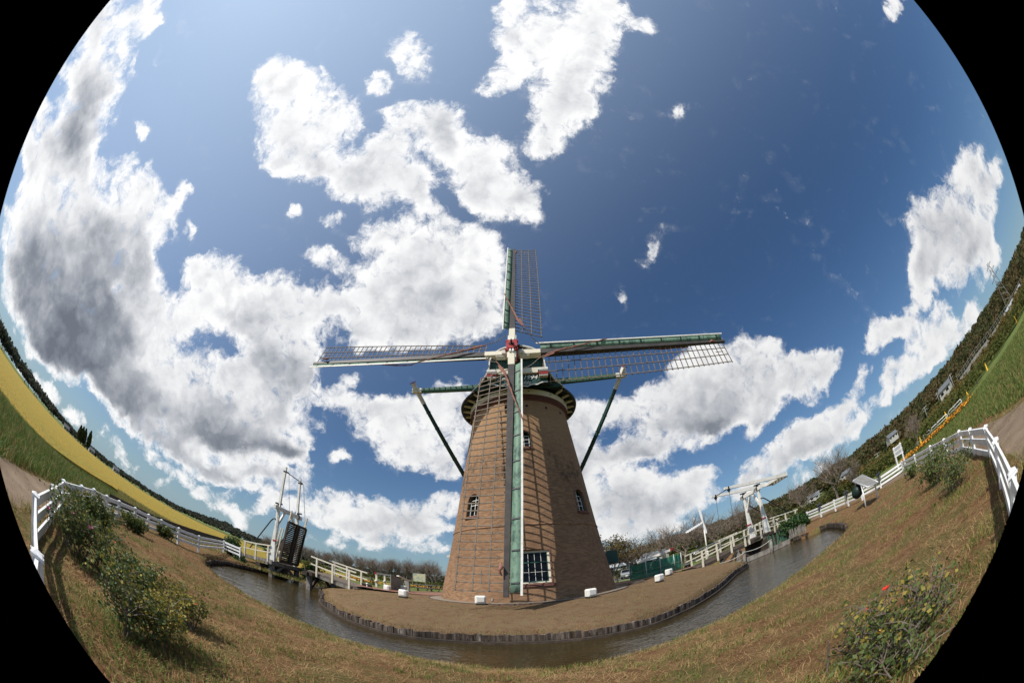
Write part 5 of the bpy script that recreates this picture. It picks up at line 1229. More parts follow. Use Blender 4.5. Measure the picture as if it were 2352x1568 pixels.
# ---- rose bushes
def rose(name, c, hgt_, rad, label, nst=9, nl=900, yellow=.12, flowers=(), leaf=.055, bare=.2, group='rose bushes inside the fence', seed=1):
    rn = random.Random(seed); root = thing(name, c, label, 'rose bush', group); c = V3(c); g = MB(); tips = []
    for i in range(nst):
        a = rn.uniform(0, 2*math.pi); q = c+V3((rn.uniform(-.3, .3)*rad, rn.uniform(-.3, .3)*rad, -.03)); P = [q]; d_ = V3((math.cos(a)*.5, math.sin(a)*.5, 1)).normalized(); h = hgt_*rn.uniform(.65, 1.1)
        for k in range(6): q = q+d_*h/6; d_ = (d_+V3((rn.uniform(-.3, .3), rn.uniform(-.3, .3), .05))).normalized(); P.append(q)
        g.tube(P, [.011-.0013*k for k in range(7)], 4); tips.append(P)
        for _ in range(5):
            k = rn.randint(2, 5); b = P[k]; e = b+V3((rn.uniform(-1, 1), rn.uniform(-1, 1), rn.uniform(.1, .9)))*rad*.55; m_ = b.lerp(e, .5)+V3((0, 0, .04)); g.tube([b, m_, e], [.006, .005, .003], 3); tips.append([b, b.lerp(e, .4), m_, e, e, e, e])
    g.build('stem', M['bark'], root)
    P = []
    while len(P) < nl:
        t = rn.choice(tips); k = rn.uniform(.9 if rn.random() < bare else 1.8, len(t)-1.001); i = int(k); p = t[i].lerp(t[i+1], k-i); s_ = rad*.105
        P.append((p.x+rn.gauss(0, s_), p.y+rn.gauss(0, s_), max(p.z+rn.gauss(0, s_), c.z+.03)))
    P = np.array(P); k = RNG.random(len(P)) < (yellow*np.clip((P[:, 2]-c.z)/hgt_*2, .1, 2))
    for sel, m_, nm in ((~k, 'rose_leaf', 'foliage'), (k, 'rose_leaf_yellow', 'yellow_foliage')):
        if sel.sum() > 3: V, F = leaf_quads(P[sel], leaf, .3); mesh_np(nm, V, F, m_, root)
    for (fx, fz, mt, r) in flowers:
        p = V3(P[rn.randrange(len(P))]); p.z = c.z+hgt_*fz; g = MB()
        for k in range(7): a = k*.9; g.add([p, p+V3((math.cos(a)*r*.8, math.sin(a)*r*.8, r*.6)), p+V3((math.cos(a+.5)*r*1.2, math.sin(a+.5)*r*1.2, r*.9)), p+V3((math.cos(a+1)*r, math.sin(a+1)*r, r*.5))], [(0, 1, 2, 3)])
        g.build('flower', M[mt], root)
    return root
RB = [(158, 1260, 1.15, .75, 'tall rose bush with pink blooms hugging the left corner of the white fence', .1, [(0, .65, 'flower_pink', .05), (0, .5, 'flower_pink', .04)]),
 (205, 1290, .95, .65, 'rose bush with reddish shoots, second from the left fence corner', .12, [(0, .7, 'flower_pink', .05)]),
 (235, 1215, .85, .7, 'dark rose bush behind the pink one along the left fence', .1, []),
 (300, 1215, .6, .7, 'low rose bush with sparse blooms against the middle of the left fence', .1, [(0, .8, 'flower_pink', .04)]),
 (375, 1232, .55, .7, 'smallest low rose bush far along the left fence', .1, []),
 (262, 1345, .95, .6, 'rose bush with bare dark canes in the middle of the left group', .12, [(0, .9, 'flower_red', .025)]),
 (330, 1375, .8, .55, 'thin rose bush with upright bare canes on the left lawn', .1, []),
 (300, 1455, .95, .62, 'broad green rose bush at the lower left with dense leaves', .15, []),
 (365, 1475, .95, .55, 'rose bush crowned with yellow leaves on the lower left', .65, []),
 (425, 1440, .8, .5, 'rose bush with yellowing top, rightmost of the lower left group', .4, [(0, .8, 'flower_red', .02)]),
 (190, 1190, .8, .6, 'rose bush squeezed between the fence corner and the pink bush', .1, [])]
for i, (x, y, h, r, lab, yl, fl_) in enumerate(RB):
    q = gz(x, y); d_ = math.hypot(q.x, q.y); rose('rose_bush', (q.x, q.y, q.z), h*.80, r*.9, lab, 11, 1700, yl*.8, fl_, .034+.004*max(0, d_-5), seed=20+i)
for i, (x, y, h, r, lab, yl, nl, fl_) in enumerate([(2150, 1112, 1.0, 1.0, 'large rounded rose bush inside the right fence corner', .06, 2200, [(0, .7, 'flower_red', .03)]), (2196, 1120, .95, .75, 'right half of the big bush, nearest the right fence corner', .05, 1500, []), (2100, 1092, .6, .6, 'small bush left of the big bush at the right fence', .05, 700, []),
  (1993, 1500, .75, .5, 'sparse rose with a red bloom and yellow leaves at the lower right', .25, 650, [(0, 1.0, 'flower_red', .035), (0, .6, 'flower_red', .03)]), (2060, 1500, .8, .55, 'rose bush with orange hips at the lower right edge', .25, 800, [(0, .5, 'cone_yellow', .03)]), (2040, 1555, .55, .6, 'leafy low rose at the bottom right corner', .12, 900, []), (2120, 1440, .7, .5, 'thin rose with tall shoots nearest the right dark edge', .2, 600, [])]):
    q = gz(x, y); rose('rose_bush', (q.x, q.y, q.z), h*.80, r*.85, lab, 12, int(nl*.85), yl*.7, fl_, .032+.003*max(0, math.hypot(q.x, q.y)-5), seed=60+i)
# tufts of tall green grass at the foot of the roses
for (x, y) in ((330, 1530), (420, 1500), (250, 1470), (215, 1400), (480, 1540), (2080, 1560), (2000, 1560), (2200, 1140), (1940, 1565)):
    q = gz(x, y); n = 380; X = q.x+RNG.normal(0, .3, n); Y = q.y+RNG.normal(0, .3, n); grass('green_grass', X, Y, .15, .010, ['grass_green', 'grass_dry'], (.7,), .75)
q = gz(1899, 1552); g = MB(); g.tube([q, q+V3((.01, .02, .2)), q+V3((-.03, .0, .42))], [.014, .012, .008], 5); o = g.build('dead_cane', M['bark']); tag(o, 'single bare dead cane standing in the lower right lawn', 'stick')
# ---- leafy masses: ivy hedge, bushes by the left bridge
def bush(name, c, rx, ry, rz, n, leaf, m_, label, cat='bush', stems=True, flowers=None, group=None):
    root = thing(name, c, label, cat, group); c = V3(c); P = RNG.normal(size=(n, 3)); P /= np.linalg.norm(P, axis=1)[:, None]
    lump = 1+.22*np.sin(P[:, 0]*5+c.x)*np.sin(P[:, 1]*4+c.y)+.15*np.sin(P[:, 2]*7+P[:, 0]*6)
    P = P*(RNG.random(n)**.35*lump)[:, None]*np.array([rx, ry, rz])+np.array([c.x, c.y, c.z+rz*.9]); P[:, 2] = np.maximum(P[:, 2], c.z)
    V, F = leaf_quads(P, leaf, .3)
    if flowers:
        k = RNG.random(n) < flowers[0]; V2, F2 = leaf_quads(P[k]+RNG.normal(0, .03, (k.sum(), 3)), flowers[2]); mesh_np('foliage', np.concatenate([V, V2]), np.concatenate([F, F2+len(V)]), [m_, flowers[1]], root, mi=[0]*len(F)+[1]*len(F2))
    else: mesh_np('foliage', V, F, m_, root)
    if stems:
        g = MB()
        for k in range(7): a = k*.9; g.tube([c+V3((0, 0, -.1)), c+V3((math.cos(a)*rx*.3, math.sin(a)*ry*.3, rz*.8)), c+V3((math.cos(a)*rx*.6, math.sin(a)*ry*.6, rz*1.4))], [.03, .02, .01], 4)
        g.build('stem', M['bark'], root)
    return root
bush('ivy_hedge', (18.6, 20.6, -.75), 1.25, .9, .85, 6000, .12, 'ivy_leaf', 'dense dark ivy hedge at the right bridge abutment', 'hedge')
bush('ivy_hedge', (20.0, 21.2, -.6), 1.0, .8, .7, 3500, .12, 'ivy_leaf', 'lower clump of ivy behind the hedge towards the fence end', 'hedge')
bush('bush', (-19.2, 18.9, -.45), .75, .7, .72, 3200, .10, 'ivy_leaf', 'round dark bush with white blossoms left of the raised bridge', 'bush', flowers=(.02, 'flower_white', .07))
bush('bush', (-14.9, 23.6, -.75), .9, .7, .85, 3000, .11, 'ivy_leaf', 'dark bush under the raised bridge leaf', 'bush', flowers=(.008, 'flower_white', .08))
bush('bush', (-17.6, 18.2, -.9), .6, .5, .4, 1200, .09, 'ivy_leaf', 'low growth on the bank in front of the left bridge', 'bush')
# ---- trees
def bare_tree(seed, H=6.5, leafy_=None):
    rn = random.Random(seed); trunk = MB(); tw = MB(); ends = []
    def grow(p, d_, L, r, lev):
        n = 4 if lev < 2 else 3; P = [p]; q = p; dd = d_
        for k in range(n): dd = (dd+V3((rn.uniform(-.22, .22), rn.uniform(-.22, .22), .06))).normalized(); q = q+dd*L/n; P.append(q)
        rad = [r*(1-.45*k/n) for k in range(n+1)]
        (trunk if lev < 2 else tw).tube(P, rad, 6 if lev == 0 else (5 if lev == 1 else 3), caps=False)
        if lev >= 4: ends.append(P[-1]); return
        m_ = (6, 5, 6, 5)[lev]
        for j in range(m_):
            t = rn.uniform(.35, 1) if lev else rn.uniform(.55, 1); i = min(int(t*n), n-1); b = P[i].lerp(P[i+1], t*n-i)
            ax = V3((rn.uniform(-1, 1), rn.uniform(-1, 1), rn.uniform(-.1, .75) if lev < 3 else rn.uniform(-.1, .9))).normalized(); nd = (dd*.55+ax*.95).normalized()
            grow(b, nd, L*(.95 if lev == 0 else .68)*rn.uniform(.8, 1.15), rad[i]*(.58 if lev < 2 else .68), lev+1)
    grow(V3((0, 0, -.2)), V3((rn.uniform(-.1, .1), rn.uniform(-.1, .1), 1)).normalized(), H*.30, .15, 0)
    root = thing('cherry_tree', (0, 0, 0), '', 'tree')
    t = trunk.build('trunk', M['bark'], root); c = tw.build('crown', M['twig'], root)
    if leafy_:
        E_ = np.array([tuple(e) for e in ends]); E_ = E_[RNG.random(len(E_)) < leafy_[1]]; E_ = np.repeat(E_, 3, 0)+RNG.normal(0, .12, (len(E_)*3, 3)); V, F = leaf_quads(E_, .13); mesh_np('foliage', V, F, leafy_[0], root)
    top = max(e.z for e in ends); return root, top
mat('twig', worn((.15, .115, .09), (.24, .19, .155), 5, .5), .9)
TREES = [bare_tree(s) for s in (3, 8, 12, 17)]; LEAFT = [bare_tree(31, 6.5, ('autumn_leaf', .75)), bare_tree(35, 6.5, ('autumn_leaf', .22))]
for r0, _ in TREES+LEAFT: CH[r0.name] = list(r0.children)
used = set()
def put_tree(kind, x, y, z, H, rz, label, group=None):
    root, top = kind; o = root if root.name not in used else copy_tree(root); used.add(root.name)
    o.location = (x, y, z); o.rotation_euler = (0, 0, rz); s = H/top; o.scale = (s, s, s); o['label'] = label
    if group: o['group'] = group
    return o
RT = [(1410, 1241, 40, LEAFT[0], 'small tree with orange green leaves right against the mill tower'), (1475, 1227, 42, LEAFT[1], 'bare cherry tree with a few leaves above the green net'), (1561, 1195, 42, TREES[0], 'wide bare cherry tree over the right end of the green net'),
 (1636, 1165, 46, TREES[1], 'bare tree just right of the small model windmill'), (1694, 1150, 48, TREES[2], 'slender bare tree seen through the lowered bridge frame'), (1750, 1165, 50, LEAFT[1], 'bare tree with brown leaves behind the bridge portal'), (1833, 1112, 45, TREES[3], 'low spreading bare tree right of the lowered bridge'),
 (1900, 1040, 44, TREES[0], 'tall pale bare tree above the right bank fence'), (1950, 1057, 44, TREES[1], 'bare tree next right of the tall pale one'), (2089, 953, 36, TREES[2], 'bare tree beside the white sign frame'), (1515, 1215, 60, TREES[3], 'bare tree in the second row above the green net'), (1600, 1200, 62, TREES[2], 'bare tree in the second row left of the model windmill'), (1440, 1240, 58, TREES[1], 'bare tree in the second row near the mill tower')]
for i, (x, y, r0, kd, lab) in enumerate(RT):
    p = at_az(x, y, r0, -.4); d = dirp(x, y); H = EYE+r0*d.z/math.hypot(d.x, d.y)+.4; put_tree(kd, p.x, p.y, -.45, max(H*1.14, 2.5), i*1.7, lab, 'bare cherry trees right of the mill')
k_ = 0
for row, (r0, n, da) in enumerate(((92, 24, .0), (104, 22, .4))):
    for i in range(n):
        az = -13.2-(i+da)*1.12-(i**1.3)*.02; rr = r0+i*2.0+random.uniform(-2, 2); H = random.uniform(6.2, 8.0); a_ = R(az)
        put_tree(TREES[(i*3+row) % 4], rr*math.sin(a_), rr*math.cos(a_), -.5, H, i*2.3, 'bare cherry tree in the long row beyond the rice, left of the mill', 'cherry trees in the far row left of the mill'); k_ += 1
# poplars
def poplar(x, y, z, H, lab, seed):
    root = thing('poplar_tree', (x, y, z), lab, 'tree', 'four poplars beyond the rice field'); g = MB(); g.tube([(x, y, z), (x, y, z+H*.9)], [.5, .1], 6); g.build('trunk', M['bark'], root)
    n = 1300; t = RNG.random(n)**.8; w = 1.75*np.sin(np.clip(t*1.02+.05, 0, 1)*math.pi)**.6*(1-.35*t)+.1; a = RNG.uniform(0, 2*math.pi, n); rr = w*np.sqrt(RNG.random(n))
    P = np.stack([x+rr*np.cos(a), y+rr*np.sin(a), z+H*(.16+.84*t)], 1); V, F = leaf_quads(P, .9); mesh_np('crown', V, F, 'poplar_leaf', root)
for i, ((bx, by_), (tx_, ty_), lab) in enumerate((((177, 1016), (186, 986.5), 'leftmost poplar of the four beyond the rice field'), ((183, 1021.7), (191, 990), 'second poplar from the left, touching the first'), ((189, 1025), (197, 994), 'third poplar of the four, right of the tight pair'), ((199, 1035), (208, 1000), 'poplar standing apart on the right of the four'))):
    r0 = 230; d = dirp(tx_, ty_); p = at_az((bx+tx_)/2, (by_+ty_)/2, r0, 0); poplar(p.x, p.y, -.8, (EYE+.8+r0*d.z/math.hypot(d.x, d.y))*1.3, lab, i)
# woods far away
def wood(name, pts, n, cs, leaf, m_, per=46, hmin=.55):
    """pts: (azimuth, near r, far r, ground z near, ground z far, height) rows interpolated over azimuth"""
    A = np.array([p[0] for p in pts]); az = RNG.uniform(A.min(), A.max(), n); f = RNG.random(n)
    g = lambda k: np.interp(az, A, [p[k] for p in pts]); r = g(1)+(g(2)-g(1))*f; z = g(3)+(g(4)-g(3))*f; H = g(5)*RNG.uniform(hmin, 1.15, n)
    cx, cy = r*np.sin(np.radians(az)), r*np.cos(np.radians(az)); m2 = n*per; idx = np.repeat(np.arange(n), per)
    D = RNG.normal(size=(m2, 3)); D /= np.linalg.norm(D, axis=1)[:, None]; D[:, 2] = np.abs(D[:, 2])*1.15-.35; D *= (.55+.45*RNG.random(m2))[:, None]
    w = cs*RNG.uniform(.7, 1.3, n); P = np.stack([cx[idx]+D[:, 0]*w[idx], cy[idx]+D[:, 1]*w[idx], z[idx]+H[idx]*.55+D[:, 2]*H[idx]*.5], 1)
    V, F = leaf_quads(P, leaf, .5, 1.2); return tag(mesh_np(name, V, F, m_), kind='stuff')
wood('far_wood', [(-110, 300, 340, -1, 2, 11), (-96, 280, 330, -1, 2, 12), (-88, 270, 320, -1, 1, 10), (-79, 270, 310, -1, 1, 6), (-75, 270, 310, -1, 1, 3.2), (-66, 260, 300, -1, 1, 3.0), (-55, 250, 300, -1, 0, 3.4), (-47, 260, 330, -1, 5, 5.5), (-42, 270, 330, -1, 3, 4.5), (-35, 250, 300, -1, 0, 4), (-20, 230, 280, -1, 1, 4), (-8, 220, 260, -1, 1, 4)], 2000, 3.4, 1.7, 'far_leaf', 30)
# the wooded hill on the right
ridge = [(10, 1.6), (14, 2.4), (20, 3.1), (27, 3.4), (34, 3.35), (42, 3.1), (50, 3.35), (58, 3.55), (68, 3.75), (79, 4.1), (92, 3.7), (98, 3.2), (110, 3)]
RA = [a for a, _ in ridge]; RE = [e for _, e in ridge]
def hillz(az, r): 
    top = 255*np.tan(np.radians(np.interp(az, RA, RE)))+EYE-6.2; t = np.clip((r-135)/115, 0, 1); return -.4+(top+.4)*(t*t*(3-2*t))*np.where(r > 255, 1-(r-255)/250, 1)
g = MB(); rows = []
for r0 in (120, 140, 160, 180, 200, 220, 240, 255, 300, 360): rows.append([(r0*math.sin(R(a)), r0*math.cos(R(a)), float(hillz(a, r0))-.15) for a in range(8, 115, 2)])
g.grid(rows[::-1]); tag(g.build('hill', M['verge']), kind='structure')
n = 2300; az = RNG.uniform(10, 108, n); f = RNG.random(n)**.8; r = 158+(262-158)*f; 
def crowns(name, az, r, zf, H, w, per, leaf, m_):
    n = len(az); cx, cy = r*np.sin(np.radians(az)), r*np.cos(np.radians(az)); z = zf(az, r); idx = np.repeat(np.arange(n), per); m2 = n*per
    D = RNG.normal(size=(m2, 3)); D /= np.linalg.norm(D, axis=1)[:, None]; D[:, 2] = np.abs(D[:, 2])*1.1-.3; D *= (.6+.4*RNG.random(m2))[:, None]
    P = np.stack([cx[idx]+D[:, 0]*w[idx], cy[idx]+D[:, 1]*w[idx], z[idx]+H[idx]*.5+D[:, 2]*H[idx]*.55], 1); V, F = leaf_quads(P, leaf, .5, 1.2); return mesh_np(name, V, F, m_)
for nm, sel, m_ in (('hill_forest', RNG.random(n) < .62, 'forest_leaf'), ('hill_forest', None, 'autumn_wood')):
    if m_ == 'autumn_wood': mat('autumn_wood', leafy((.085, .068, .032), (.13, .095, .045), (.16, .11, .06), scale=.15), .85, .1)
    s_ = sel if sel is not None else ~last
    last = s_; tag(crowns(nm, az[s_], r[s_], hillz, RNG.uniform(5, 8.5, s_.sum()), RNG.uniform(2.6, 4.6, s_.sum()), 56, 1.25, m_), kind='stuff')
# scrub and hedges between the lane and the hill foot
n = 700; az = RNG.uniform(40, 106, n); r = RNG.uniform(44, 60, n)+np.where(az > 80, 8, 0); tag(crowns('scrub', az, r, lambda a, q: np.full(len(a), -.6), RNG.uniform(1.0, 2.3, n), RNG.uniform(.7, 1.5, n), 60, .28, 'scrub_leaf'), kind='stuff')
n = 260; az = RNG.uniform(50, 100, n); r = RNG.uniform(60, 90, n); tag(crowns('scrub', az, r, lambda a, q: np.full(len(a), -.5), RNG.uniform(2.0, 3.2, n), RNG.uniform(1.2, 2.2, n), 70, .4, 'autumn_leaf'), kind='stuff')
n = 380; az = RNG.uniform(11, 52, n); r = RNG.uniform(58, 84, n); tag(crowns('scrub', az, r, lambda a, q: np.full(len(a), -.6), RNG.uniform(1.0, 2.4, n), RNG.uniform(.8, 1.8, n), 60, .38, 'forest_leaf'), kind='stuff')
n = 120; az = RNG.uniform(-40, -12, n); r = RNG.uniform(84, 100, n); tag(crowns('scrub', az, r, lambda a, q: np.full(len(a), -.6), RNG.uniform(.8, 1.5, n), RNG.uniform(.8, 1.6, n), 50, .4, 'scrub_leaf'), kind='stuff')
# marigolds: a long bed outside the right fence, small beds on the far left lawn
def flower_bed(name, pts, n, w, label, h=.35):
    P = [V3(p) for p in pts]; root = MB(); V = []
    i = RNG.integers(0, len(P)-1, n); t = RNG.random(n); A = np.array([tuple(p) for p in P]); q = A[i]+(A[i+1]-A[i])*t[:, None]; q[:, 0] += RNG.normal(0, w, n); q[:, 1] += RNG.normal(0, w, n); q[:, 2] += RNG.uniform(.02, h, n)
    o = thing(name, tuple(P[0]), label, 'flower bed', 'beds of orange marigolds'); hi = q[:, 2]-A[i][:, 2] > h*.5
    V, F = leaf_quads(q, .12); mesh_np('foliage', V, F, ['scrub_leaf', 'marigold'], o, mi=(hi & (RNG.random(n) < .75)).astype(int))
def gpx(l, z): return [tuple(at(x, y, z)) for x, y in l]
flower_bed('marigold_bed', gpx([(2079, 1060), (2105, 1043), (2140, 1012), (2175, 980), (2205, 950), (2222, 934)], -.55), 3000, .45, 'long bed of orange marigolds outside the right fence', .5)
flower_bed('marigold_bed', [at_az(865, 1332, 44, -.3), at_az(790, 1322, 50, -.3)], 900, .5, 'small marigold bed seen beyond the left ramp')
flower_bed('marigold_bed', [at_az(945, 1338, 52, -.3), at_az(1010, 1346, 50, -.3)], 900, .5, 'small marigold bed by the picnic tables left of the tower')
# ------------------------------------------------------------------ buildings, vehicles, poles, signs
def elz(x, y, r): d = dirp(x, y); return EYE+r*d.z/math.hypot(d.x, d.y)
def house(px, r, w, dp, h, rh, rz, roof, label, wall='plaster', cat='house', zb=None, wins=2, name='house'):
    p = at_az(px[0], px[1], r, 0); zb = elz(px[0], px[1], r) if zb is None else zb; root = thing(name, (0, 0, 0), label, cat)
    g = MB(); g.box((0, 0, h/2-.5), (w, dp, h+1)); 
    for s in (-1, 1): g.add([(s*w/2, -dp/2, h), (s*w/2, dp/2, h), (s*w/2, 0, h+rh*.96)], [(0, 1, 2)])
    g.build('wall', M[wall], root)
    g = MB(); e = .35
    for s in (-1, 1): g.bar((-w/2-e, s*(dp/4+e/2), h+rh/2-.12), (w/2+e, s*(dp/4+e/2), h+rh/2-.12), math.hypot(dp/2+e, rh)+.05, .12, up=(0, s*rh, dp/2))
    g.build('roof', M[roof], root)
    for k in range(wins):
        x = -w/2+w*(k+.5)/wins
        f = MB(); f.box((x, -dp/2-.02, h*.55), (min(1.4, w/wins*.6), .06, min(1.1, h*.4))); wi = f.build('window', M['white_paint'], root)
        f = MB(); f.box((x, -dp/2-.06, h*.55), (min(1.25, w/wins*.52), .04, min(.95, h*.35))); f.build('pane', M['glass'], wi)
    root.location = (p.x, p.y, zb); root.rotation_euler = (0, 0, rz+math.atan2(-p.x, p.y)); return root
house((1869, 1149), 150, 5, 4, 1.6, 1.3, .3, 'roof_tile', 'low house with grey roof at the hill foot right of the lowered bridge')
house((1945, 1095), 150, 4.5, 4, 1.5, 1.3, -.4, 'roof_tile', 'house with dark roof among trees below the hill, above the green tub')
house((2050, 1010), 150, 5, 4, 1.6, 1.3, .5, 'roof_tile', 'larger house behind the white sign frame', wins=3)
house((2176, 905), 110, 4.6, 4, 2.1, 1.1, -.25, 'roof_tile', 'white gabled warehouse on the far right meadow', cat='warehouse', name='warehouse')
house((2325, 712), 120, 14, 4, 1.2, .8, .05, 'roof_light', 'long pale roofed hall at the far right below the pylon', cat='hall', name='long_hall', wins=6)
house((1445, 1304), 88, 12, 5, 1.1, .7, .1, 'roof_light', 'long low shed with pale roof behind the parked cars', cat='shed', name='shed', wins=4)
house((1505, 1292), 110, 7, 6, 2.0, 1.8, -.3, 'roof_tile', 'small dark roofed house behind the green net', wins=2)
for i, (x, y, lab) in enumerate(((147, 1002, 'tiny white farmhouse far off at the left end of the rice field'), (205, 1058, 'tiny white shed in the tree line right of the poplars'), (262, 1100, 'tiny pale house in the distant tree line above the left fence'))):
    house((x, y), 245, 4.5, 4, 2, 1.5, .2, 'roof_tile', lab, zb=-.9)
# parked cars on the lot right of the mill
def car(p, rz, m_, label):
    root = thing('parked_car', (0, 0, 0), label, 'car', 'cars on the parking lot'); L, W_ = 4.5, 1.72
    prof = [(-2.25, .35), (-2.27, .75), (-2.1, .92), (-1.35, 1.0), (-.75, 1.42), (.75, 1.46), (1.55, 1.02), (2.2, .92), (2.26, .6), (2.22, .32)]
    g = MB(); n = len(prof); g.add([(x, -W_/2*(.86 if z > 1.1 else 1), z) for x, z in prof]+[(x, W_/2*(.86 if z > 1.1 else 1), z) for x, z in prof], [tuple(range(n)), tuple(range(n, 2*n))[::-1]]+[(i, n+i, n+(i+1) % n, (i+1) % n) for i in range(n)])
    b = g.build('body', M[m_], root, bevel=.05)
    g = MB(); g.add([(-1.30, -.7, 1.03), (-1.30, .7, 1.03), (-.80, .62, 1.40), (-.80, -.62, 1.40)], [(0, 1, 2, 3)]); g.v = [(x-.03, y, z+.03) for x, y, z in g.v]; g.build('windscreen', M['glass'], root)
    g = MB(); g.add([(1.5, -.7, 1.05), (1.5, .7, 1.05), (.8, .62, 1.42), (.8, -.62, 1.42)], [(3, 2, 1, 0)]); g.v = [(x+.03, y, z+.03) for x, y, z in g.v]; g.build('rear_window', M['glass'], root)
    for s in (-1, 1):
        g = MB(); g.add([(-1.15, s*.875, 1.0), (1.3, s*.875, 1.02), (.7, s*.79, 1.38), (-.68, s*.79, 1.36)], [(0, 1, 2, 3)]); g.build('side_window', M['glass'], root)
        for x in (-1.4, 1.35): g = MB(); g.tube([(x, s*.62, .32), (x, s*.88, .32)], .32, 16); w_ = g.build('wheel', M['tyre'], root); g = MB(); g.tube([(x, s*.86, .32), (x, s*.895, .32)], .19, 12); g.build('rim', M['steel'], w_)
        g = MB(); g.box((-2.22, s*.6, .74), (.1, .36, .14)); g.build('headlight', M['lamp_glass'], root)
        g = MB(); g.box((2.22, s*.66, .78), (.1, .28, .16)); g.build('tail_light', M['tail_red'], root)
    g = MB(); g.box((-2.28, 0, .45), (.03, .4, .16)); g.build('number_plate', M['white_paint'], root)
    root.location = p+V3((0, 0, .27)); root.rotation_euler = (0, 0, rz); return root
LOTZ = -.70
pc = at_az(1439.5, 1323.4, 56, LOTZ)
strip('parking_lot', [at_az(1395, 1300, 60, 0)[:2], at_az(1500, 1300, 62, 0)[:2], at_az(1620, 1280, 66, 0)[:2]], 14, LOTZ+.24, 'asphalt')
strip('road_marking', [at_az(1400, 1300, 48, 0)[:2], at_az(1500, 1300, 50, 0)[:2], at_az(1600, 1280, 54, 0)[:2]], .35, -.42, 'road_line')
car(pc, R(75), 'car_silver', 'silver car facing the mill, just right of the tower')
car(at_az(1457, 1316, 62, LOTZ), R(80), 'car_silver', 'grey car parked behind the silver one, half hidden by the net')
car(at_az(1499, 1307, 64, LOTZ), R(20), 'car_white', 'white car behind the middle of the green net')
car(at_az(1600, 1285, 68, LOTZ), R(10), 'car_white', 'white car under the handrail of the right bridge')
# white pipe barriers, yellow cones along the lane on the right
def barrier(a, b, label):
    root = thing('pipe_barrier', tuple(a), label, 'barrier', 'white pipe barriers along the right lane'); d_ = (b-a).normalized(); h = .62
    g = MB(); P = [a, a+V3((0, 0, h*.8)), a+d_*.12+V3((0, 0, h))]+[b-d_*.12+V3((0, 0, h)), b+V3((0, 0, h*.8)), b]; g.tube(P, .045, 6); g.build('hoop', M['fence_white'], root)
    g = MB(); g.tube([a+V3((0, 0, h*.5)), b+V3((0, 0, h*.5))], .03, 6); g.build('crossbar', M['fence_white'], root)
line = [at(x, y, -.5) for x, y in ((1985, 1101), (2020, 1080), (2060, 1058), (2100, 1028), (2140, 996), (2180, 958), (2212, 925))]
segs = []
for a, b in zip(line, line[1:]):
    n = max(1, round((b-a).length/3.0))
    for k in range(n): segs.append((a.lerp(b, (k+.04)/n), a.lerp(b, (k+.94)/n)))
cone_px = [((2037, 1077), 'yellow cone left of the white sign frame'), ((2116, 1018), 'yellow cone right of the white sign frame by the marigolds'), ((2175, 962), 'yellow cone at the far end of the marigold bed'), ((2223, 908), 'yellow cone beyond the last pipe barrier'), ((2268, 850), 'second last yellow cone towards the right edge'), ((2336, 742), 'yellow cone farthest right beside the pylon'), ((1834, 1193), 'small yellow cone behind the white fence near the bridge end'), ((1905, 1163), 'small yellow cone seen over the white fence below the tall bare tree')]
for i, (a, b) in enumerate(segs): barrier(V3((a.x, a.y, -.55)), V3((b.x, b.y, -.55)), 'white pipe barrier in the row along the lane behind the marigolds')
def cone(p, h, label):
    root = thing('traffic_cone', p, label, 'cone', 'yellow cones along the right lane'); p = V3(p); g = MB(); g.lathe([(.15, .04), (.13, .08), (.035, h), (0, h)], tuple(p), 14); g.build('body', M['cone_yellow'], root)
    g = MB(); g.box(p+V3((0, 0, .025)), (.38, .38, .05)); g.build('base', M['cone_yellow'], root)
for (x, y), lab in cone_px:
    q = at(x, y, -.5); q.z = -.55; dd = math.hypot(q.x, q.y)
    if dd > 75: q = at_az(x, y, 60, -.5)
    cone(q, .8 if x < 1950 else .95, lab)
# low timber posts along the right lane
for i, (x, y) in enumerate(((2060, 1068), (2124, 1012), (2155, 985), (2196, 950), (2246, 880), (2290, 810))):
    q = at(x, y, -.5); q.z = -.6; g = MB(); g.tube([(0, 0, 0), (0, 0, .8)], .09, 8); o = g.build('wooden_post', M['old_wood'], bevel=.01); o.location = q; tag(o, 'short dark wooden post in the line outside the right fence', 'post', 'short wooden posts outside the right fence')
# sign frame seen from behind
ra = 27; TL, TR_, BR, BL = [at_az(x, y, ra, elz(x, y, ra)) for x, y in ((2049, 1033.4), (2065.6, 1018.8), (2074.7, 1037), (2055, 1050))]
TR_ = V3((BR.x, BR.y, TR_.z)); TL = V3((BL.x, BL.y, TL.z)); TR_.z = TL.z
root = thing('sign_board', (BL.x, BL.y, -.5), 'blank back of a large sign in a white frame behind the right fence', 'sign')
g = MB(); g.add([TL, TR_, BR, BL], [(0, 1, 2, 3)]); g.build('panel', M['steel'], root, solid=.05)
g = MB()
for a, b in ((TL, TR_), (BL, BR), (TL.lerp(BL, .5), TR_.lerp(BR, .5))): g.bar(a, b, .07, .07)
g.build('frame', M['fence_white'], root)
for t in (.12, .88): a = TL.lerp(TR_, t); g = MB(); g.bar(V3((a.x, a.y, -.6)), a+V3((0, 0, .1)), .09, .09, up=(1, 0, 0)); g.build('leg', M['fence_white'], root)
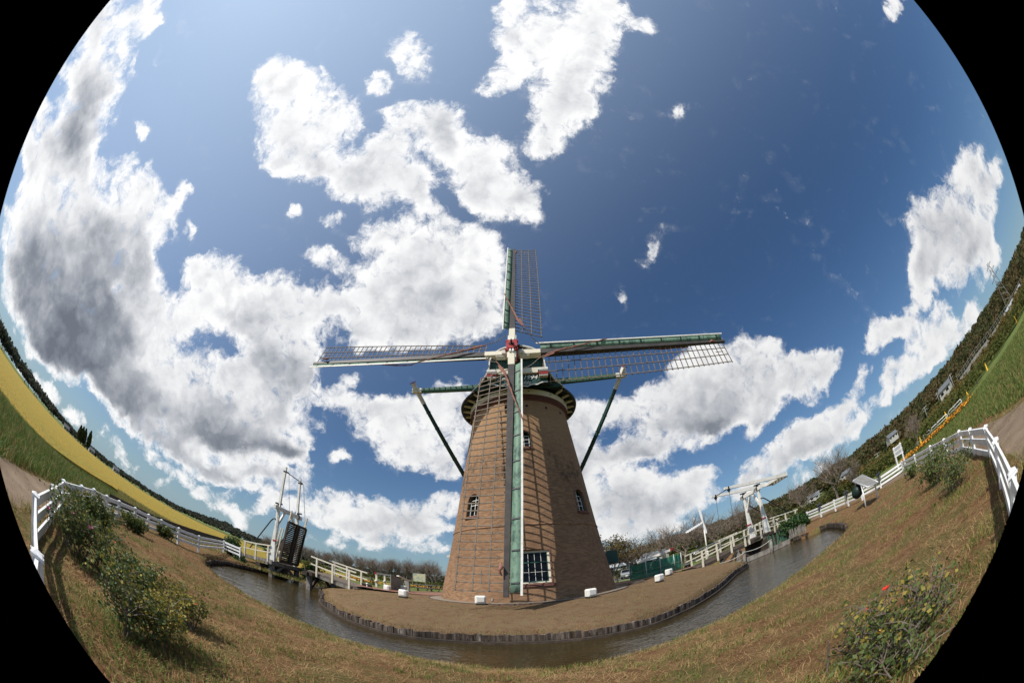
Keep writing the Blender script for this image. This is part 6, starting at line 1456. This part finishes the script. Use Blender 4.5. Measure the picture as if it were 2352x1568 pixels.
# utility poles and pylons
def pole(base, top, r, label):
    b = at_az(*base, r, elz(*base, r)); t = at_az(*base, r, elz(*top, r)); b.z = min(b.z, .3)
    root = thing('utility_pole', tuple(b), label, 'pole', 'utility poles in front of the hill'); g = MB(); g.tube([b, t], [.16, .11], 6); g.build('pole', M['concrete'], root)
    g = MB(); s = V3((-t.y, t.x, 0)).normalized(); 
    for dz in (.3, 1.1): g.bar(t-s*.9-V3((0, 0, dz)), t+s*.9-V3((0, 0, dz)), .09, .09)
    g.each('crossarm', M['steel'], root)
for i, (b, t, r, lab) in enumerate((((2190, 884), (2182, 858), 100, 'utility pole right beside the white warehouse'), ((2156, 917), (2150.8, 902), 110, 'utility pole left of the white warehouse'), ((2128, 951), (2122, 934), 110, 'utility pole above the middle of the marigold bed'), ((1930, 1120), (1927, 1098), 90, 'utility pole above the green tub'), ((1884, 1145), (1882, 1124), 95, 'utility pole left of the tall pale tree'), ((2018, 1055), (2013, 1040), 110, 'utility pole left of the white sign frame'), ((2104, 1010), (2100, 985), 105, 'utility pole between the sign and the marigolds'))): pole(b, t, r, lab)
def pylon(base, top, r, label, w=3.4, zb=None):
    p = at_az(*base, r, 0); zt = elz(*top, r); zb = -1.0 if zb is None else zb; H = zt-zb; root = thing('pylon', (p.x, p.y, zb), label, 'pylon', 'steel lattice pylons'); g = MB(); th = max(.10, r*.0009)
    q = V3((p.x, p.y, zb)); wid = lambda t: w/2*(1-t)**1.3+.35
    n = 9
    for sx, sy in ((1, 1), (1, -1), (-1, -1), (-1, 1)):
        for k in range(n): a, b = k/n, (k+1)/n; g.bar(q+V3((sx*wid(a), sy*wid(a), H*a)), q+V3((sx*wid(b), sy*wid(b), H*b)), th, th)
    for k in range(n):
        a, b = k/n, (k+1)/n
        for s in (1, -1):
            g.bar(q+V3((-wid(a), s*wid(a), H*a)), q+V3((wid(b), s*wid(b), H*b)), th*.7, th*.7); g.bar(q+V3((wid(a), s*wid(a), H*a)), q+V3((-wid(b), s*wid(b), H*b)), th*.7, th*.7)
            g.bar(q+V3((s*wid(a), -wid(a), H*a)), q+V3((s*wid(b), wid(b), H*b)), th*.7, th*.7)
    g.build('mast', M['concrete'], root)
    for t in (.72, .83, .94):
        g = MB(); s = V3((.8, .6, 0)); L = w*(1.05-.35*(t-.72)/.22); c_ = q+V3((0, 0, H*t)); g.bar(c_-s*L, c_+s*L, th, th); g.bar(c_-s*L, c_+V3((0, 0, H*.04)), th*.7, th*.7); g.bar(c_+s*L, c_+V3((0, 0, H*.04)), th*.7, th*.7); g.build('crossarm', M['concrete'], root)
pylon((2317, 695), (2265.3, 609.6), 130, 'tall steel pylon at the far right edge', 4.2, zb=0)
pylon((58.6, 888), (73.2, 850.3), 300, 'tallest of the distant pylons on the left horizon', 5)
pylon((84, 900), (87.5, 886), 330, 'small distant pylon right of the tallest left one', 4)
pylon((12, 790), (14.6, 782), 330, 'distant pylon at the far left edge', 4)
pylon((121, 945), (125, 935), 330, 'small distant pylon left of the poplars', 4)
pylon((160, 984), (163.5, 979), 360, 'tiny distant pylon just left of the poplars', 4)
# railing of the embankment in front of the hill
g = MB()
A_ = [at_az(x, y, r, elz(x, y, r)) for x, y, r in ((2200, 872, 105), (2240, 812, 108), (2290, 745, 112), (2320, 700, 116), (2350, 640, 120))]
root = thing('railing', tuple(A_[0]), 'long grey railing on the embankment before the right hill', 'railing')
for a, b in zip(A_, A_[1:]):
    n = 8
    for k in range(n): p = a.lerp(b, k/n); g.bar(p-V3((0, 0, .8)), p+V3((0, 0, 1.0)), .10, .10, up=(1, 0, 0))
    g.bar(a+V3((0, 0, 1)), b+V3((0, 0, 1)), .08, .08); g.bar(a+V3((0, 0, .4)), b+V3((0, 0, .4)), .06, .06); g.bar(a-V3((0, 0, .9)), b-V3((0, 0, .9)), .3, 1.2)
g.build('rail', M['concrete'], root)
# picnic tables, notice board and low posts on the far left lawn
def picnic(p, rz, label):
    root = thing('picnic_table', (0, 0, 0), label, 'table', 'picnic tables on the far left lawn'); g = MB(); g.box((0, 0, .72), (1.8, .8, .06)); g.build('table_top', M['old_wood'], root)
    for s in (-1, 1): g = MB(); g.box((0, s*.75, .42), (1.8, .28, .05)); g.build('bench', M['old_wood'], root)
    for s in (-1, 1): g = MB(); g.bar((s*.6, -.8, 0), (s*.6, 0, .72), .08, .08); g.bar((s*.6, .8, 0), (s*.6, 0, .72), .08, .08); g.bar((s*.6, -.8, .4), (s*.6, .8, .4), .08, .08); g.build('leg', M['old_wood'], root)
    root.location = p; root.rotation_euler = (0, 0, rz)
picnic(at_az(975, 1347, 34, -.15), .2, 'wooden picnic table before the notice board left of the tower'); picnic(at_az(1000, 1349, 36, -.15), .6, 'wooden picnic table nearest the tower on the left lawn')
picnic(at_az(842, 1340, 42, -.2), .1, 'wooden picnic table beyond the end of the left ramp')
p = at_az(963, 1342, 56, -.2); root = thing('notice_board', p, 'yellowish notice board on two posts on the far left lawn', 'notice board')
for s in (-1, 1): g = MB(); g.bar(p+V3((s*1.0, 0, -.2)), p+V3((s*1.0, 0, 2.3)), .12, .12, up=(1, 0, 0)); g.build('post', M['old_wood'], root)
g = MB(); g.box(p+V3((0, 0, 1.55)), (1.9, .08, 1.35)); g.build('panel', M['board_picture'], root)
for i in range(7):
    q = at_az(947+i*9, 1340+i, 60, -.3); g = MB(); g.tube([(0, 0, 0), (0, 0, .7)], .07, 6); o = g.build('low_post', M['dark_wood']); o.location = q; tag(o, 'low dark post in the row behind the picnic tables', 'post', 'low posts behind the picnic tables')
# far embankment line: pale green strip under the woods
strip('lane', [(-250, 20), (-200, 90), (-130, 160), (-60, 190), (0, 200)], 6, -.7, 'concrete')
